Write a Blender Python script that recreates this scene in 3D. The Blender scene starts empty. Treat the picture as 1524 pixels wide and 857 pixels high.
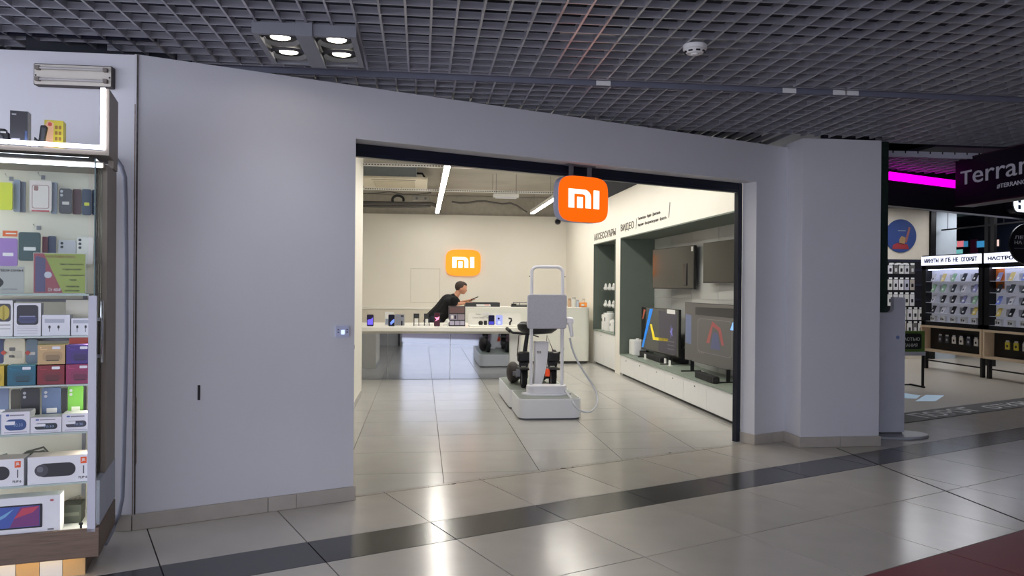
import bpy, bmesh, math, random
from mathutils import Vector, Matrix
random.seed(7)
PI = math.pi
SC = bpy.context.scene
COL = SC.collection

# ------------------------------------------------------------------ camera
FPX, YAW, PITCH, ROLL, TH, EYE = 1148.4, .11708, -.002738, .008306, .41221, 1.6
_f = Vector((math.sin(YAW), math.cos(YAW), 0)); _r = Vector((math.cos(YAW), -math.sin(YAW), 0)); _u = Vector((0, 0, 1))
_f2 = _f*math.cos(PITCH) + _u*math.sin(PITCH); _u2 = _u*math.cos(PITCH) - _f*math.sin(PITCH)
_r3 = _r*math.cos(ROLL) + _u2*math.sin(ROLL); _u3 = _u2*math.cos(ROLL) - _r*math.sin(ROLL)
EYEP = Vector((0, 0, EYE))
cam = bpy.data.cameras.new('camera'); cam.sensor_width = 36; cam.lens = 36*FPX/1524; cam.clip_start = .05; cam.clip_end = 200
camo = bpy.data.objects.new('camera', cam); COL.objects.link(camo)
camo.matrix_world = Matrix(((_r3.x, _u3.x, -_f2.x, 0), (_r3.y, _u3.y, -_f2.y, 0), (_r3.z, _u3.z, -_f2.z, EYE), (0, 0, 0, 1)))
SC.camera = camo

# ------------------------------------------------------------------ world, exposure
W = bpy.data.worlds.new('mall_ambient'); SC.world = W; W.use_nodes = True
W.node_tree.nodes['Background'].inputs[0].default_value = (.81, .84, 1.0, 1)
W.node_tree.nodes['Background'].inputs[1].default_value = 3.1
vs = SC.view_settings
vs.view_transform = 'Standard'; vs.look = 'None'; vs.gamma = 1; vs.exposure = 0.0; vs.use_curve_mapping = False

# ------------------------------------------------------------------ pixel rays (photo frame 1524 x 857)
def ray(x, y): return _f2 + _r3*((x-762)/FPX) - _u3*((y-428.5)/FPX)
def on_plane(x, y, p0, n):
    d = ray(x, y); return EYEP + d*((p0-EYEP).dot(n)/d.dot(n))
def ZP(x, y, z=0.0): return on_plane(x, y, Vector((0, 0, z)), Vector((0, 0, 1)))
def YP(x, y, v): return on_plane(x, y, Vector((0, v, 0)), Vector((0, 1, 0)))
def XP(x, y, v): return on_plane(x, y, Vector((v, 0, 0)), Vector((1, 0, 0)))
E_, N_ = Vector((math.cos(TH), math.sin(TH), 0)), Vector((-math.sin(TH), math.cos(TH), 0))
def EN(e, n, z=0.0): return E_*e + N_*n + Vector((0, 0, z))
def NP(x, y, n): return on_plane(x, y, N_*n, N_)
def en(p): return p.dot(E_), p.dot(N_), p.z

# ------------------------------------------------------------------ materials
def lin(c):
    return tuple(((v/255)/12.92 if v/255 <= .04045 else ((v/255+.055)/1.055)**2.4) for v in c)
_M = {}
def mat(name, col, rough=.5, metal=0.0, var=.04, scale=8.0, bump=0.0, bscale=60.0, emit=0.0, ecol=None, trans=0.0, alpha=1.0, rnd=0.0, coat=0.0, spec=.5, stretch=None):
    if name in _M: return _M[name]
    m = bpy.data.materials.new(name); m.use_nodes = True
    nt = m.node_tree; b = nt.nodes['Principled BSDF']; c = lin(col)
    b.inputs['Roughness'].default_value = rough; b.inputs['Metallic'].default_value = metal
    b.inputs['Specular IOR Level'].default_value = spec
    tc = nt.nodes.new('ShaderNodeTexCoord'); src = tc.outputs['Object']
    if stretch:
        mp = nt.nodes.new('ShaderNodeMapping'); mp.inputs['Scale'].default_value = stretch
        nt.links.new(src, mp.inputs[0]); src = mp.outputs[0]
    nz = nt.nodes.new('ShaderNodeTexNoise'); nz.inputs['Scale'].default_value = scale; nz.inputs['Detail'].default_value = 4
    nt.links.new(src, nz.inputs['Vector'])
    mr = nt.nodes.new('ShaderNodeMapRange'); mr.inputs[1].default_value = .25; mr.inputs[2].default_value = .75
    mr.inputs[3].default_value = 1-var; mr.inputs[4].default_value = 1+var
    nt.links.new(nz.outputs['Fac'], mr.inputs[0])
    fac = mr.outputs[0]
    if rnd:
        oi = nt.nodes.new('ShaderNodeObjectInfo'); m2 = nt.nodes.new('ShaderNodeMapRange')
        m2.inputs[3].default_value = 1-rnd; m2.inputs[4].default_value = 1+rnd
        nt.links.new(oi.outputs['Random'], m2.inputs[0])
        mu = nt.nodes.new('ShaderNodeMath'); mu.operation = 'MULTIPLY'
        nt.links.new(fac, mu.inputs[0]); nt.links.new(m2.outputs[0], mu.inputs[1]); fac = mu.outputs[0]
    vm = nt.nodes.new('ShaderNodeVectorMath'); vm.operation = 'SCALE'; vm.inputs[0].default_value = c
    nt.links.new(fac, vm.inputs['Scale']); nt.links.new(vm.outputs[0], b.inputs['Base Color'])
    if bump:
        n2 = nt.nodes.new('ShaderNodeTexNoise'); n2.inputs['Scale'].default_value = bscale; n2.inputs['Detail'].default_value = 3
        nt.links.new(src, n2.inputs['Vector'])
        bp = nt.nodes.new('ShaderNodeBump'); bp.inputs['Strength'].default_value = bump; bp.inputs['Distance'].default_value = .01
        nt.links.new(n2.outputs['Fac'], bp.inputs['Height']); nt.links.new(bp.outputs[0], b.inputs['Normal'])
    if emit:
        b.inputs['Emission Color'].default_value = (*lin(ecol or col), 1); b.inputs['Emission Strength'].default_value = emit
    if trans: b.inputs['Transmission Weight'].default_value = trans
    if alpha < 1: b.inputs['Alpha'].default_value = alpha
    if coat: b.inputs['Coat Weight'].default_value = coat; b.inputs['Coat Roughness'].default_value = .05
    _M[name] = m
    return m
def glass(name, tint=(250, 253, 252), mix=.12):
    if name in _M: return _M[name]
    m = bpy.data.materials.new(name); m.use_nodes = True; nt = m.node_tree
    for n in list(nt.nodes): nt.nodes.remove(n)
    o = nt.nodes.new('ShaderNodeOutputMaterial'); t = nt.nodes.new('ShaderNodeBsdfTransparent'); g = nt.nodes.new('ShaderNodeBsdfGlossy')
    t.inputs[0].default_value = (*lin(tint), 1); g.inputs['Roughness'].default_value = .02
    fr = nt.nodes.new('ShaderNodeFresnel'); fr.inputs[0].default_value = 1.16
    mx = nt.nodes.new('ShaderNodeMixShader'); nt.links.new(fr.outputs[0], mx.inputs[0])
    nt.links.new(t.outputs[0], mx.inputs[1]); nt.links.new(g.outputs[0], mx.inputs[2]); nt.links.new(mx.outputs[0], o.inputs[0])
    _M[name] = m; return m
def plain(rgb, rough=.5, **k): return mat('paint_%d_%d_%d_%d' % (*rgb, int(rough*100)), rgb, rough, **k)
def glow(rgb, s): return mat('glow_%d_%d_%d_%d' % (*rgb, int(s*100)), rgb, .4, emit=s, var=0)

# ------------------------------------------------------------------ mesh helpers
class MB:
    def __init__(s): s.bm = bmesh.new()
    def faces(s, vs_, fs, M=None):
        v = [s.bm.verts.new(M @ Vector(p) if M else p) for p in vs_]
        for f in fs: s.bm.faces.new([v[i] for i in f])
        return s
    def box(s, x0, x1, y0, y1, z0, z1, M=None):
        v = [(x, y, z) for z in (z0, z1) for y in (y0, y1) for x in (x0, x1)]
        return s.faces(v, [(0, 2, 3, 1), (4, 5, 7, 6), (0, 1, 5, 4), (2, 6, 7, 3), (0, 4, 6, 2), (1, 3, 7, 5)], M)
    def prism(s, poly, z0, z1, M=None):
        n = len(poly)
        v = [(p[0], p[1], z0) for p in poly] + [(p[0], p[1], z1) for p in poly]
        f = [tuple(range(n-1, -1, -1)), tuple(range(n, 2*n))] + [(i, (i+1) % n, n+(i+1) % n, n+i) for i in range(n)]
        return s.faces(v, f, M)
    def ring(s, c, a, b, r, seg): return [c + a*(r*math.cos(2*PI*i/seg)) + b*(r*math.sin(2*PI*i/seg)) for i in range(seg)]
    def tube(s, pts, r, seg=8, caps=True):
        pts = [Vector(p) for p in pts]; n = len(pts)
        rs = r if isinstance(r, (list, tuple)) else [r]*n
        rings = []; a = None
        for i, p in enumerate(pts):
            t = (pts[min(i+1, n-1)] - pts[max(i-1, 0)]).normalized()
            if a is None:
                a = t.orthogonal().normalized()
            else:
                a = a - t*a.dot(t)
                a = a.normalized() if a.length > 1e-6 else t.orthogonal().normalized()
            b = t.cross(a)
            rings.append([s.bm.verts.new(q) for q in s.ring(p, a, b, rs[i], seg)])
        for A, B in zip(rings, rings[1:]):
            for i in range(seg): s.bm.faces.new((A[i], A[(i+1) % seg], B[(i+1) % seg], B[i]))
        if caps:
            s.bm.faces.new(rings[0][::-1]); s.bm.faces.new(rings[-1])
        return s
    def cyl(s, p0, p1, r0, r1=None, seg=20): return s.tube([p0, p1], [r0, r0 if r1 is None else r1], seg)
    def ell(s, c, rx, ry, rz, M=None, u=16, v=10):
        m = Matrix.Translation(c) @ (M or Matrix()) @ Matrix.Diagonal((rx, ry, rz, 1))
        bmesh.ops.create_uvsphere(s.bm, u_segments=u, v_segments=v, radius=1, matrix=m); return s
    def cone(s, p0, r0, p1, r1, seg=12):
        p0, p1 = Vector(p0), Vector(p1)
        s.ell(p0, r0, r0, r0, u=seg, v=8); s.ell(p1, r1, r1, r1, u=seg, v=8)
        if (p1-p0).length > 1e-5: s.tube([p0, p1], [r0, r1], seg)
        return s
    def mesh(s, name, smooth=0):
        bmesh.ops.recalc_face_normals(s.bm, faces=s.bm.faces[:])
        me = bpy.data.meshes.new(name); s.bm.to_mesh(me); s.bm.free()
        if smooth:
            for p in me.polygons: p.use_smooth = True
            me.set_sharp_from_angle(angle=math.radians(smooth))
        return me
    def build(s, name, m, parent=None, bevel=0, smooth=0, loc=None, rz=0, seg=2):
        return put(name, s.mesh(name, smooth), m, parent, bevel, loc, rz, seg)
def put(name, me, m, parent=None, bevel=0, loc=None, rz=0, seg=2):
    o = bpy.data.objects.new(name, me); COL.objects.link(o)
    if m and not me.materials: me.materials.append(m)
    if parent: o.parent = parent
    if loc is not None: o.location = loc
    if rz: o.rotation_euler = (0, 0, rz)
    if bevel:
        b = o.modifiers.new('bevel', 'BEVEL'); b.width = bevel; b.segments = seg; b.limit_method = 'ANGLE'; b.angle_limit = math.radians(40)
        for p in me.polygons: p.use_smooth = True
        me.set_sharp_from_angle(angle=math.radians(40))
    return o
def bx(name, m, parent, x0, x1, y0, y1, z0, z1, bevel=0):
    return MB().box(x0, x1, y0, y1, z0, z1).build(name, m, parent, bevel)
def tag(o, label, cat, group=None):
    o['label'] = label; o['category'] = cat
    if group: o['group'] = group
    return o
def thing(name, label, cat, loc=(0, 0, 0), rz=0, group=None):
    o = bpy.data.objects.new(name, None); COL.objects.link(o); o.empty_display_size = .1
    o.location = loc; o.rotation_euler = (0, 0, rz)
    return tag(o, label, cat, group)
def struct(o): o['kind'] = 'structure'; return o
def rrect(w, h, r, seg=5, cx=0, cy=0):
    pts = []
    for sx, sy, a0 in ((1, 1, 0), (-1, 1, 90), (-1, -1, 180), (1, -1, 270)):
        for i in range(seg+1):
            a = math.radians(a0 + 90*i/seg)
            pts.append((cx + sx*(w/2-r) + r*math.cos(a), cy + sy*(h/2-r) + r*math.sin(a)))
    return pts
def squircle(w, h, p=4.2, seg=48):
    out = []
    for i in range(seg):
        a = 2*PI*i/seg; c, s = math.cos(a), math.sin(a)
        out.append((w/2*math.copysign(abs(c)**(2/p), c), h/2*math.copysign(abs(s)**(2/p), s)))
    return out
def frame(o, u, v):
    u = Vector(u).normalized(); v = Vector(v).normalized(); n = u.cross(v)
    return Matrix(((u.x, v.x, n.x, o[0]), (u.y, v.y, n.y, o[1]), (u.z, v.z, n.z, o[2]), (0, 0, 0, 1)))
VERT = frame((0, 0, 0), (1, 0, 0), (0, 0, 1))        # x right, y up, n towards -y
def text(name, s, w, h, o, u, v, m, parent, depth=.003, bold=0.0, kind=None):
    cu = bpy.data.curves.new(name, 'FONT'); cu.body = s; cu.size = 1; cu.extrude = .5; cu.offset = bold; cu.resolution_u = 3
    t = bpy.data.objects.new(name, cu); COL.objects.link(t)
    dg = bpy.context.evaluated_depsgraph_get()
    me = bpy.data.meshes.new_from_object(t.evaluated_get(dg))
    bpy.data.objects.remove(t)
    xs = [q.co.x for q in me.vertices]; ys = [q.co.y for q in me.vertices]
    x0, x1, y0, y1 = min(xs), max(xs), min(ys), max(ys)
    F = frame(o, u, v)
    for q in me.vertices:
        q.co = F @ Vector(((q.co.x-x0)/(x1-x0)*w, (q.co.y-y0)/(y1-y0)*h, (q.co.z+.5)*depth))
    me.materials.clear(); me.name = name
    return put(name, me, m, parent)
def words(name, s, w, h, o, u, v, m, parent, depth=.003, bold=0.0):     # one mesh per word
    tot = len(s); i = 0; u_ = Vector(u).normalized(); o = Vector(o)
    for wd in s.split(' '):
        text(name, wd, w*len(wd)/tot, h, o+u_*(w*i/tot), u, v, m, parent, depth, bold); i += len(wd)+1
def logo(name, w, h, M, m, parent, depth):          # the two-letter mark, centred on M
    k = w/330; q = h/190
    def arc(cx, cy, rx, ry, a0, a1, n=6): return [(cx+rx*math.cos(math.radians(a0+(a1-a0)*i/n)), cy+ry*math.sin(math.radians(a0+(a1-a0)*i/n))) for i in range(n+1)]
    arch = [(0, 0), (60, 0), (60, 142)] + arc(155, 112, 28, 30, 90, 0) + [(183, 0), (240, 0)] + arc(165, 110, 75, 80, 0, 90) + [(0, 190)]
    b = MB()
    for poly in (arch, [(92, 0), (152, 0), (152, 112), (92, 112)], [(270, 0), (330, 0), (330, 190), (270, 190)]):
        b.prism([((x-165)*k, (y-95)*q) for x, y in poly], 0, depth, M)
    return b.build(name, m, parent)
def clip(poly, n, d):                                 # keep n.p >= d
    out = []
    for i, p in enumerate(poly):
        q = poly[(i+1) % len(poly)]; a = n[0]*p[0]+n[1]*p[1]-d; b = n[0]*q[0]+n[1]*q[1]-d
        if a >= 0: out.append(p)
        if a*b < 0: t = a/(a-b); out.append((p[0]+(q[0]-p[0])*t, p[1]+(q[1]-p[1])*t))
    return out
def remeshed(name, b, m, parent, voxel, smooth=4):
    me = b.mesh(name); o = bpy.data.objects.new(name, me); COL.objects.link(o)
    r = o.modifiers.new('r', 'REMESH'); r.mode = 'VOXEL'; r.voxel_size = voxel
    s = o.modifiers.new('s', 'SMOOTH'); s.iterations = smooth; s.factor = .5
    dg = bpy.context.evaluated_depsgraph_get(); me2 = bpy.data.meshes.new_from_object(o.evaluated_get(dg))
    bpy.data.objects.remove(o); me2.name = name; me2.materials.clear()
    for p in me2.polygons: p.use_smooth = True
    return put(name, me2, m, parent)
def copy_tree(o, parent=None):
    c = o.copy(); COL.objects.link(c); c.parent = parent
    for ch in list(o.children): copy_tree(ch, c)
    return c
ORD = ['first', 'second', 'third', 'fourth', 'fifth', 'sixth', 'seventh', 'eighth']

# ------------------------------------------------------------------ common materials
M_wall = mat('painted_wall', (215, 215, 220), .55, var=.03, scale=1.3, bump=.06, bscale=90)
M_shopwall = mat('cream_wall', (236, 232, 222), .6, var=.015, scale=2)
M_tile = mat('mall_tile', (192, 186, 177), .2, spec=.55, var=.05, scale=3.5, rnd=.04, bump=.015, bscale=25)
M_tiledark = mat('dark_tile', (62, 62, 66), .18, var=.10, scale=5, rnd=.10, bump=.015, bscale=25)
M_tilered = mat('red_tile', (118, 34, 46), .5, var=.08, scale=6, rnd=.05)
M_stile = mat('shop_tile', (190, 188, 184), .2, var=.04, scale=3, rnd=.035, bump=.012, bscale=25)
M_grout = mat('grout', (62, 60, 60), .8)
M_skirt = mat('skirting_tile', (180, 172, 162), .35, var=.06, scale=9, rnd=.03)
M_white = mat('white_laminate', (236, 236, 234), .35, var=.01)
M_black = mat('black_plastic', (20, 20, 24), .4)
M_navy = mat('shutter_navy', (16, 20, 38), .35)
M_green = mat('sage_panel', (98, 108, 100), .55, var=.03)
M_sagetop = mat('sage_shelf', (140, 152, 140), .5, var=.03)
M_grey = mat('grey_metal', (120, 120, 126), .4, metal=.3)
M_chrome = mat('chrome', (220, 222, 226), .12, metal=1.0)
M_mirror = mat('mirror_glass', (172, 177, 186), .03, metal=1.0, var=0)
M_orange = mat('orange_face', (255, 104, 10), .35, emit=.85, var=0)
M_glowwhite = mat('logo_glow', (255, 250, 244), .4, emit=1.5, var=0)
M_slab = mat('plenum_concrete', (52, 54, 62), .9, var=.15, scale=2)
M_slat = mat('grid_slat', (176, 176, 184), .3, metal=.6, var=.03)
M_wood = mat('brown_oak', (112, 92, 78), .5, var=.28, scale=5, stretch=(1.2, 8, 22))
M_lightwood = mat('pale_birch', (216, 192, 160), .5, var=.10, scale=5, stretch=(10, 1.2, 14))
M_screen = mat('black_screen', (10, 10, 12), .08, var=0)
M_ledcool = glow((236, 240, 255), 9.0)
M_ledshop = glow((255, 250, 240), 46.0)
M_glass = glass('clear_glass')

# ================================================================== MALL FLOOR
fl = struct(bx('floor', M_grout, None, -9, 16, -4, 24, -.08, -.008))
P = .8345
rows = [(.22, 1.05, M_tilered), (1.05, 1.88, M_tilered), (1.88, 2.713, M_tilered), (2.713, 3.54, M_tile), (3.54, 4.365, M_tile), (4.365, 4.768, M_tiledark), (4.768, 5.603, M_tile), (5.61, 5.65, M_tile)]
JX = 4.15
cache = {}
def tile_at(e0, e1, n0, n1, m, parent, g=.004):
    key = (round(e1-e0, 3), round(n1-n0, 3), m.name)
    if key not in cache:
        w, h = (e1-e0)/2-g, (n1-n0)/2-g
        me = MB().box(-w, w, -h, h, -.008, 0).mesh('tile'); me.materials.append(m); cache[key] = me
    return put('tile', cache[key], None, parent, loc=EN((e0+e1)/2, (n0+n1)/2), rz=TH)
for n0, n1, m in rows:
    k0 = -4 if n0 < 4.5 else -2
    for k in range(k0, 15):
        e0 = .495 + k*P - (P if False else 0)
        if n0 > 5.605:
            if not (1.3 < e0 < 5.8): continue
        c = EN(e0+P/2, (n0+n1)/2)
        if c.y < -2 or c.x < -4.2: continue
        if n0 > 4.7 and n1 < 5.7 and e0+P < .2 and c.y > 5.4: continue
        tile_at(e0, e0+P, n0, n1, m, fl)
# a dark expansion joint running straight back to the pillar
bx('expansion_joint', mat('joint_filler', (40, 38, 38), .7), fl, JX-.008, JX+.008, 3.2, 7.3, -.004, .0015)
# drill holes and chipped marks along the threshold
hole = mat('drill_hole', (26, 22, 22), .9)
for px, py, s in ((638, 725, .010), (675, 720, .022), (838, 697, .03), (852, 695, .012), (997, 674, .018), (668, 721, .007)):
    p = ZP(px, py)
    MB().prism([(s*math.cos(a)*random.uniform(.7, 1.3), .5*s*math.sin(a)*random.uniform(.6, 1.2)) for a in [i*PI/4 for i in range(8)]], 0, .0012).build('chip_mark', hole, fl, loc=(p.x, p.y, .0002), rz=TH)

# ================================================================== SHOP FLOOR
sf = struct(bx('shop_floor', mat('shop_grout', (120, 118, 114), .8), None, -3.2, 4.5, 9, 24, -.079, -.0075))
for i in range(-3, 6):
    for j in range(-4, 15):
        x0, y0 = -.64+i*P, 7.44+j*.831
        poly = [(x0+.003, y0+.003), (x0+P-.003, y0+.003), (x0+P-.003, y0+.828), (x0+.003, y0+.828)]
        poly = clip(poly, (N_.x, N_.y), 5.652)
        poly = clip(poly, (-1, 0), -4.24) if poly else poly
        poly = clip(poly, (1, 0), -3.1) if poly else poly
        if len(poly) < 3: continue
        MB().prism(poly, -.0075, 0).build('tile', M_stile, sf)

# ================================================================== WALLS OF THE MALL
WN0, WN1 = 5.535, 5.72
LZ = 2.683
e_l, e_r = 1.885, 6.115
b = MB(); R = Matrix.Rotation(TH, 4, 'Z')
b.box(.405, e_l, WN0, WN1, 0, 3.075, R); b.box(e_l, e_r, WN0, WN1, LZ, 3.075, R); b.box(e_r, 6.62, WN0, WN1, 0, 3.075, R)
wf = struct(b.build('wall_front', M_wall))
struct(MB().box(-.2, 6.9, 5.83, 5.9, 3.0751, 3.9, R).build('wall_upper', M_slab))
b = MB(); b.box(-6, -1.83, 5.235, 5.5, 0, 3.07)
wl = struct(b.build('wall_left', M_wall))
# filler strip down the corner where the two walls meet
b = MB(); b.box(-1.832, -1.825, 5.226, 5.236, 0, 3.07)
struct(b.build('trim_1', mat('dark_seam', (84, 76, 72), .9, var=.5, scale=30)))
rr = random.Random(3); pts = []
for i in range(40): pts.append((.414+.006*rr.random()+(.012 if 4 < i < 12 else 0)+(.01 if i > 33 else 0)*rr.random(), .10+.068*i))
b = MB(); b.prism([(.4051, .10)] + pts + [(.4051, pts[-1][1])], 0, .0015, R @ frame((0, WN0, 0), (1, 0, 0), (0, 0, 1)))
struct(b.build('trim_2', mat('peeled_plaster', (150, 132, 122), .9, var=.3, scale=40)))
# skirting tiles
bs = struct(MB().box(.405, e_l-.0, WN0-.006, WN0-.0005, 0, .095, R).build('baseboard_front', M_grout))
for e0, e1 in ((.407, 1.262), (1.266, 1.46), (1.463, e_l+.012)):
    MB().box(e0, e1, WN0-.016, WN0-.003, .001, .104, R).build('skirting_tile', M_skirt, bs, .002)
MB().box(e_l, e_l+.012, WN0-.003, WN1, .001, .104, R).build('skirting_tile', M_skirt, bs, .002)
MB().box(e_r, 6.36, WN0-.014, WN0-.002, .001, .104, R).build('skirting_tile', M_skirt, bs, .002)
MB().box(e_r-.012, e_r, WN0-.014, WN1, .001, .104, R).build('skirting_tile', M_skirt, bs, .002)
MB().box(6.363, 6.56, WN0-.014, WN0-.002, .001, .104, R).build('skirting_tile', M_skirt, bs, .002)
bl = struct(bx('baseboard_left', M_grout, None, -2.6, -1.84, 5.226, 5.2345, 0, .09))
for x0, x1 in ((-2.6, -2.27), (-2.267, -1.845)): bx('skirting_tile', M_skirt, bl, x0, x1, 5.218, 5.232, .001, .104, .002)

# unseen walls behind the camera, added to shape the ambient light
struct(bx('wall_light_block', mat('light_block_wall', (170, 170, 178), .6), None, 2.2, 16, -3.2, -3.0, 0, 3.9))
struct(bx('wall_end_light_block', mat('light_block_wall', (170, 170, 178), .6), None, 15.9, 16, -3.0, 8, 0, 3.9))
# pillar
CX0, CX1, CY0 = 3.80, 4.645, 7.37
pil = struct(bx('column', M_wall, None, CX0, CX1, CY0, 8.45, 0, 3.112, .004))
for x0, x1 in ((CX0-.016, 4.22), (4.223, CX1+.014)): bx('skirting_tile', M_skirt, pil, x0, x1, CY0-.016, CY0-.001, .001, .104, .002)
bx('skirting_tile', M_skirt, pil, CX0-.016, CX0-.001, CY0-.001, 7.75, .001, .104, .002)
tr = struct(bx('trim_3', mat('green_marble', (22, 40, 34), .4, var=.5, scale=26), None, 4.66, 4.755, 7.42, 7.56, 1.36, 3.11))

# ================================================================== MALL CEILING: open cell grid
cs = struct(bx('ceiling', M_slab, None, -6, 16, -3.5, 26, 3.9, 4.0))
T1, T2, HH = .0065, .0045, .042
SEAM = 5.67
S_ = math.sin(TH); C_ = math.cos(TH)
def ymax(x):
    v = 5.53 if x < -1.9 else (5.82+S_*x)/C_
    if x > 3.76: v = min(7.35, 99)
    if x > 4.66: v = 7.5
    return v
def grid_y(x, y0, y1, z):
    if y1-y0 < .05: return
    bx('grid_slat', M_slat, cs, x-T1, x+T1, y0, y1, z, z+HH)
ZN, ZF = 3.15, 3.118
for i in range(-22, 66):
    x = .045+i*.147
    ym = ymax(x)
    if x < 5.2: grid_y(x, 2.9, min(ym, SEAM), ZN)
    else: grid_y(x, 4.3, SEAM, ZN)
    if ym > SEAM: grid_y(x+.05, SEAM+.05, ymax(x+.05), ZF)
y = SEAM-.06
while y > 2.9:
    x0 = -3.25; x1 = 9.6 if y > 4.2 else 5.2
    if y > 5.53: x0 = max(-1.9, (C_*y-5.82)/S_)
    bx('grid_slat', M_slat, cs, x0, x1, y-T2, y+T2, ZN+.001, ZN+HH-.001); y -= .16
y = SEAM+.11
while y < 7.5:
    x0 = (C_*y-5.82)/S_
    if y > 7.35: x0 = 4.66
    bx('grid_slat', M_slat, cs, x0, 9.6, y-T2, y+T2, ZF+.001, ZF+HH-.001); y += .16
# edge rails along the step between the two levels, with slots
xs = (C_*SEAM-5.82)/S_
bx('edge_rail', M_slat, cs, xs-.1, 9.6, SEAM-.012, SEAM, ZN-.002, ZN+.03)
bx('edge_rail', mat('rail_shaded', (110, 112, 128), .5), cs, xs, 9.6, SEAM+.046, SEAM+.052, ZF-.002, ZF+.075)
for i in range(0, 55):
    x = .1+i*.147
    if x > xs+.1: bx('rail_slot', M_black, cs, x-.008, x+.008, SEAM+.0445, SEAM+.0465, ZF+.045, ZF+.074)
for px in (898, 1175, 1250, 1268):
    p = YP(px, 131, SEAM+.04); bx('paper_tab', M_white, cs, p.x-.055, p.x+.055, SEAM+.038, SEAM+.043, ZF+.0, ZF+.036)
bx('edge_rail', M_slat, cs, 4.66, 9.6, 7.5, 7.512, ZF-.002, ZF+.05)
# second step, close in front of the neighbouring shop
bx('edge_rail', mat('rail_pale', (200, 200, 214), .5), cs, 4.76, 7.1, 7.96, 7.968, 3.06, 3.125)
for i in range(20): bx('rail_slot', M_black, cs, 4.85+i*.147, 4.862+i*.147, 7.955, 7.96, 3.10, 3.125)
for i in range(8):
    y = 8.05+i*.13; x0 = max(4.76, 4.76); bx('grid_slat', M_slat, cs, 4.76, min(7.3, 4.9+9), y-T2, y+T2, 3.068, 3.108)
for i in range(17):
    x = 4.85+i*.147; bx('grid_slat', M_slat, cs, x-T1, x+T1, 7.97, min(9.1, (5.83+S_*x)/C_), 3.066, 3.11)
# a dark edge profile where the grid meets the left-hand wall
bx('edge_rail', M_navy, cs, -3.2, -1.7, 5.19, 5.205, 3.15, 3.19)

# ================================================================== SHOP SHELL
struct(bx('wall_back', M_shopwall, None, -3.0, 4.3, 19.0, 19.12, 0, 3.33))
struct(bx('wall_far', mat('far_concrete', (186, 182, 172), .85, var=.1), None, -3.2, 4.5, 19.14, 19.3, 0, 3.81))
shop_ceil = struct(bx('ceiling_shop', mat('raw_concrete', (176, 172, 164), .85, var=.12, scale=1.4, bump=.2, bscale=8), None, -3.2, 4.5, 6.9, 25.8, 3.82, 3.9))
struct(bx('wall_upper', M_slab, None, -6, -2.3, 5.56, 5.7, 3.0701, 3.9))
struct(bx('wall_side', M_shopwall, None, -3.15, -3.0, 5.5, 25.8, 0, 3.82))
# partition on the left with a plinth
pl = struct(bx('wall_partition', M_shopwall, None, -2.99, -.852, 10.05, 11.41, 0, 3.55))
bx('plinth', mat('grey_plinth', (178, 174, 168), .4), pl, -.86, -.846, 10.06, 11.40, .001, .075)
bx('door_edge', M_black, pl, -.868, -.85, 10.03, 10.05, .0, 1.25)
bx('latch', M_grey, pl, -.875, -.84, 10.01, 10.03, .78, .83)
# right wall with two niches
NB = 4.235
b = MB()
b.box(3.6, 4.3, 7.95, 19.0, 2.49, 3.33)
wr = struct(b.build('wall_right', M_shopwall))
for a_ in ((3.6, 4.3, 15.87, 19.0), (3.6, 4.3, 13.69, 14.07), (NB, 4.3, 8.43, 13.69), (NB, 4.3, 14.07, 15.87), (3.6, 4.3, 7.95, 8.43)): bx('wall_section', M_shopwall, wr, *a_, 0, 2.49)
struct(bx('wall_outer', M_slab, None, 4.31, 4.45, 7.9, 25.8, 0, 3.82))
struct(bx('wall_outer', M_slab, None, 3.6, 4.3, 7.96, 19, 3.331, 3.82))
for (y0, y1, zb) in ((14.07, 15.87, .71), (8.43, 13.69, .385)):
    t = .018
    bx('niche_side', M_green, wr, 3.585, NB, y1-t, y1+.001, zb, 2.49)
    bx('niche_side', M_green, wr, 3.585, NB, y0-.001, y0+t, zb, 2.49)
    bx('niche_top', M_green, wr, 3.585, NB, y0+t, y1-t, 2.49-t, 2.4905)
    bx('niche_shelf', M_sagetop, wr, 3.585, NB, y0+t, y1-t, zb-t, zb)
# grey back panels of the large niche, in sheets with open joints
pm = mat('grey_back_panel', (172, 174, 172), .45, var=.02, rnd=.03)
ys = [8.45, 9.55, 10.62, 11.7, 12.7, 13.67]
for a, c in zip(ys, ys[1:]):
    for z0, z1 in ((.386, 1.42), (1.425, 2.47)): bx('back_panel', pm, wr, NB-.014, NB-.001, a+.003, c-.003, z0, z1)
bx('back_panel', M_green, wr, NB-.014, NB-.001, 14.09, 15.85, .715, 2.47)
# base cabinets under the niches
def cab(label, y0, y1, z1, knobs, doors):
    t = thing('base_cabinet', label, 'cabinet', (3.6, (y0+y1)/2, 0))
    h = (y1-y0)/2
    bx('body', M_white, t, .02, .6, -h, h, .05, z1-.02)
    bx('plinth', mat('dark_plinth', (70, 70, 70), .6), t, .05, .6, -h, h, 0, .05)
    for (a, c), kn in zip(doors, knobs):
        d = bx('door', M_white, t, 0, .018, a-(y0+y1)/2+.003, c-(y0+y1)/2-.003, .045, z1-.025, .002)
        if kn:
            MB().cyl((-.008, kn-(y0+y1)/2, z1-.09), (0, kn-(y0+y1)/2, z1-.09), .011, seg=10).build('knob', M_grey, d)
    return t
cab('low white cabinet row with small round knobs under the television niche, far section', 10.29, 13.68, .385, (13.27, 12.43, 11.51, 10.73), ((12.79, 13.68), (11.97, 12.79), (11.11, 11.97), (10.29, 11.11)))
cab('low white cabinet row under the television niche, near section by the entrance', 8.44, 10.285, .385, (9.84, None), ((9.41, 10.285), (8.44, 9.41)))
cab('tall white cupboard door under the narrow accessories niche', 14.08, 15.86, .71, (15.2, None), ((14.97, 15.86), (14.08, 14.97)))
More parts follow.
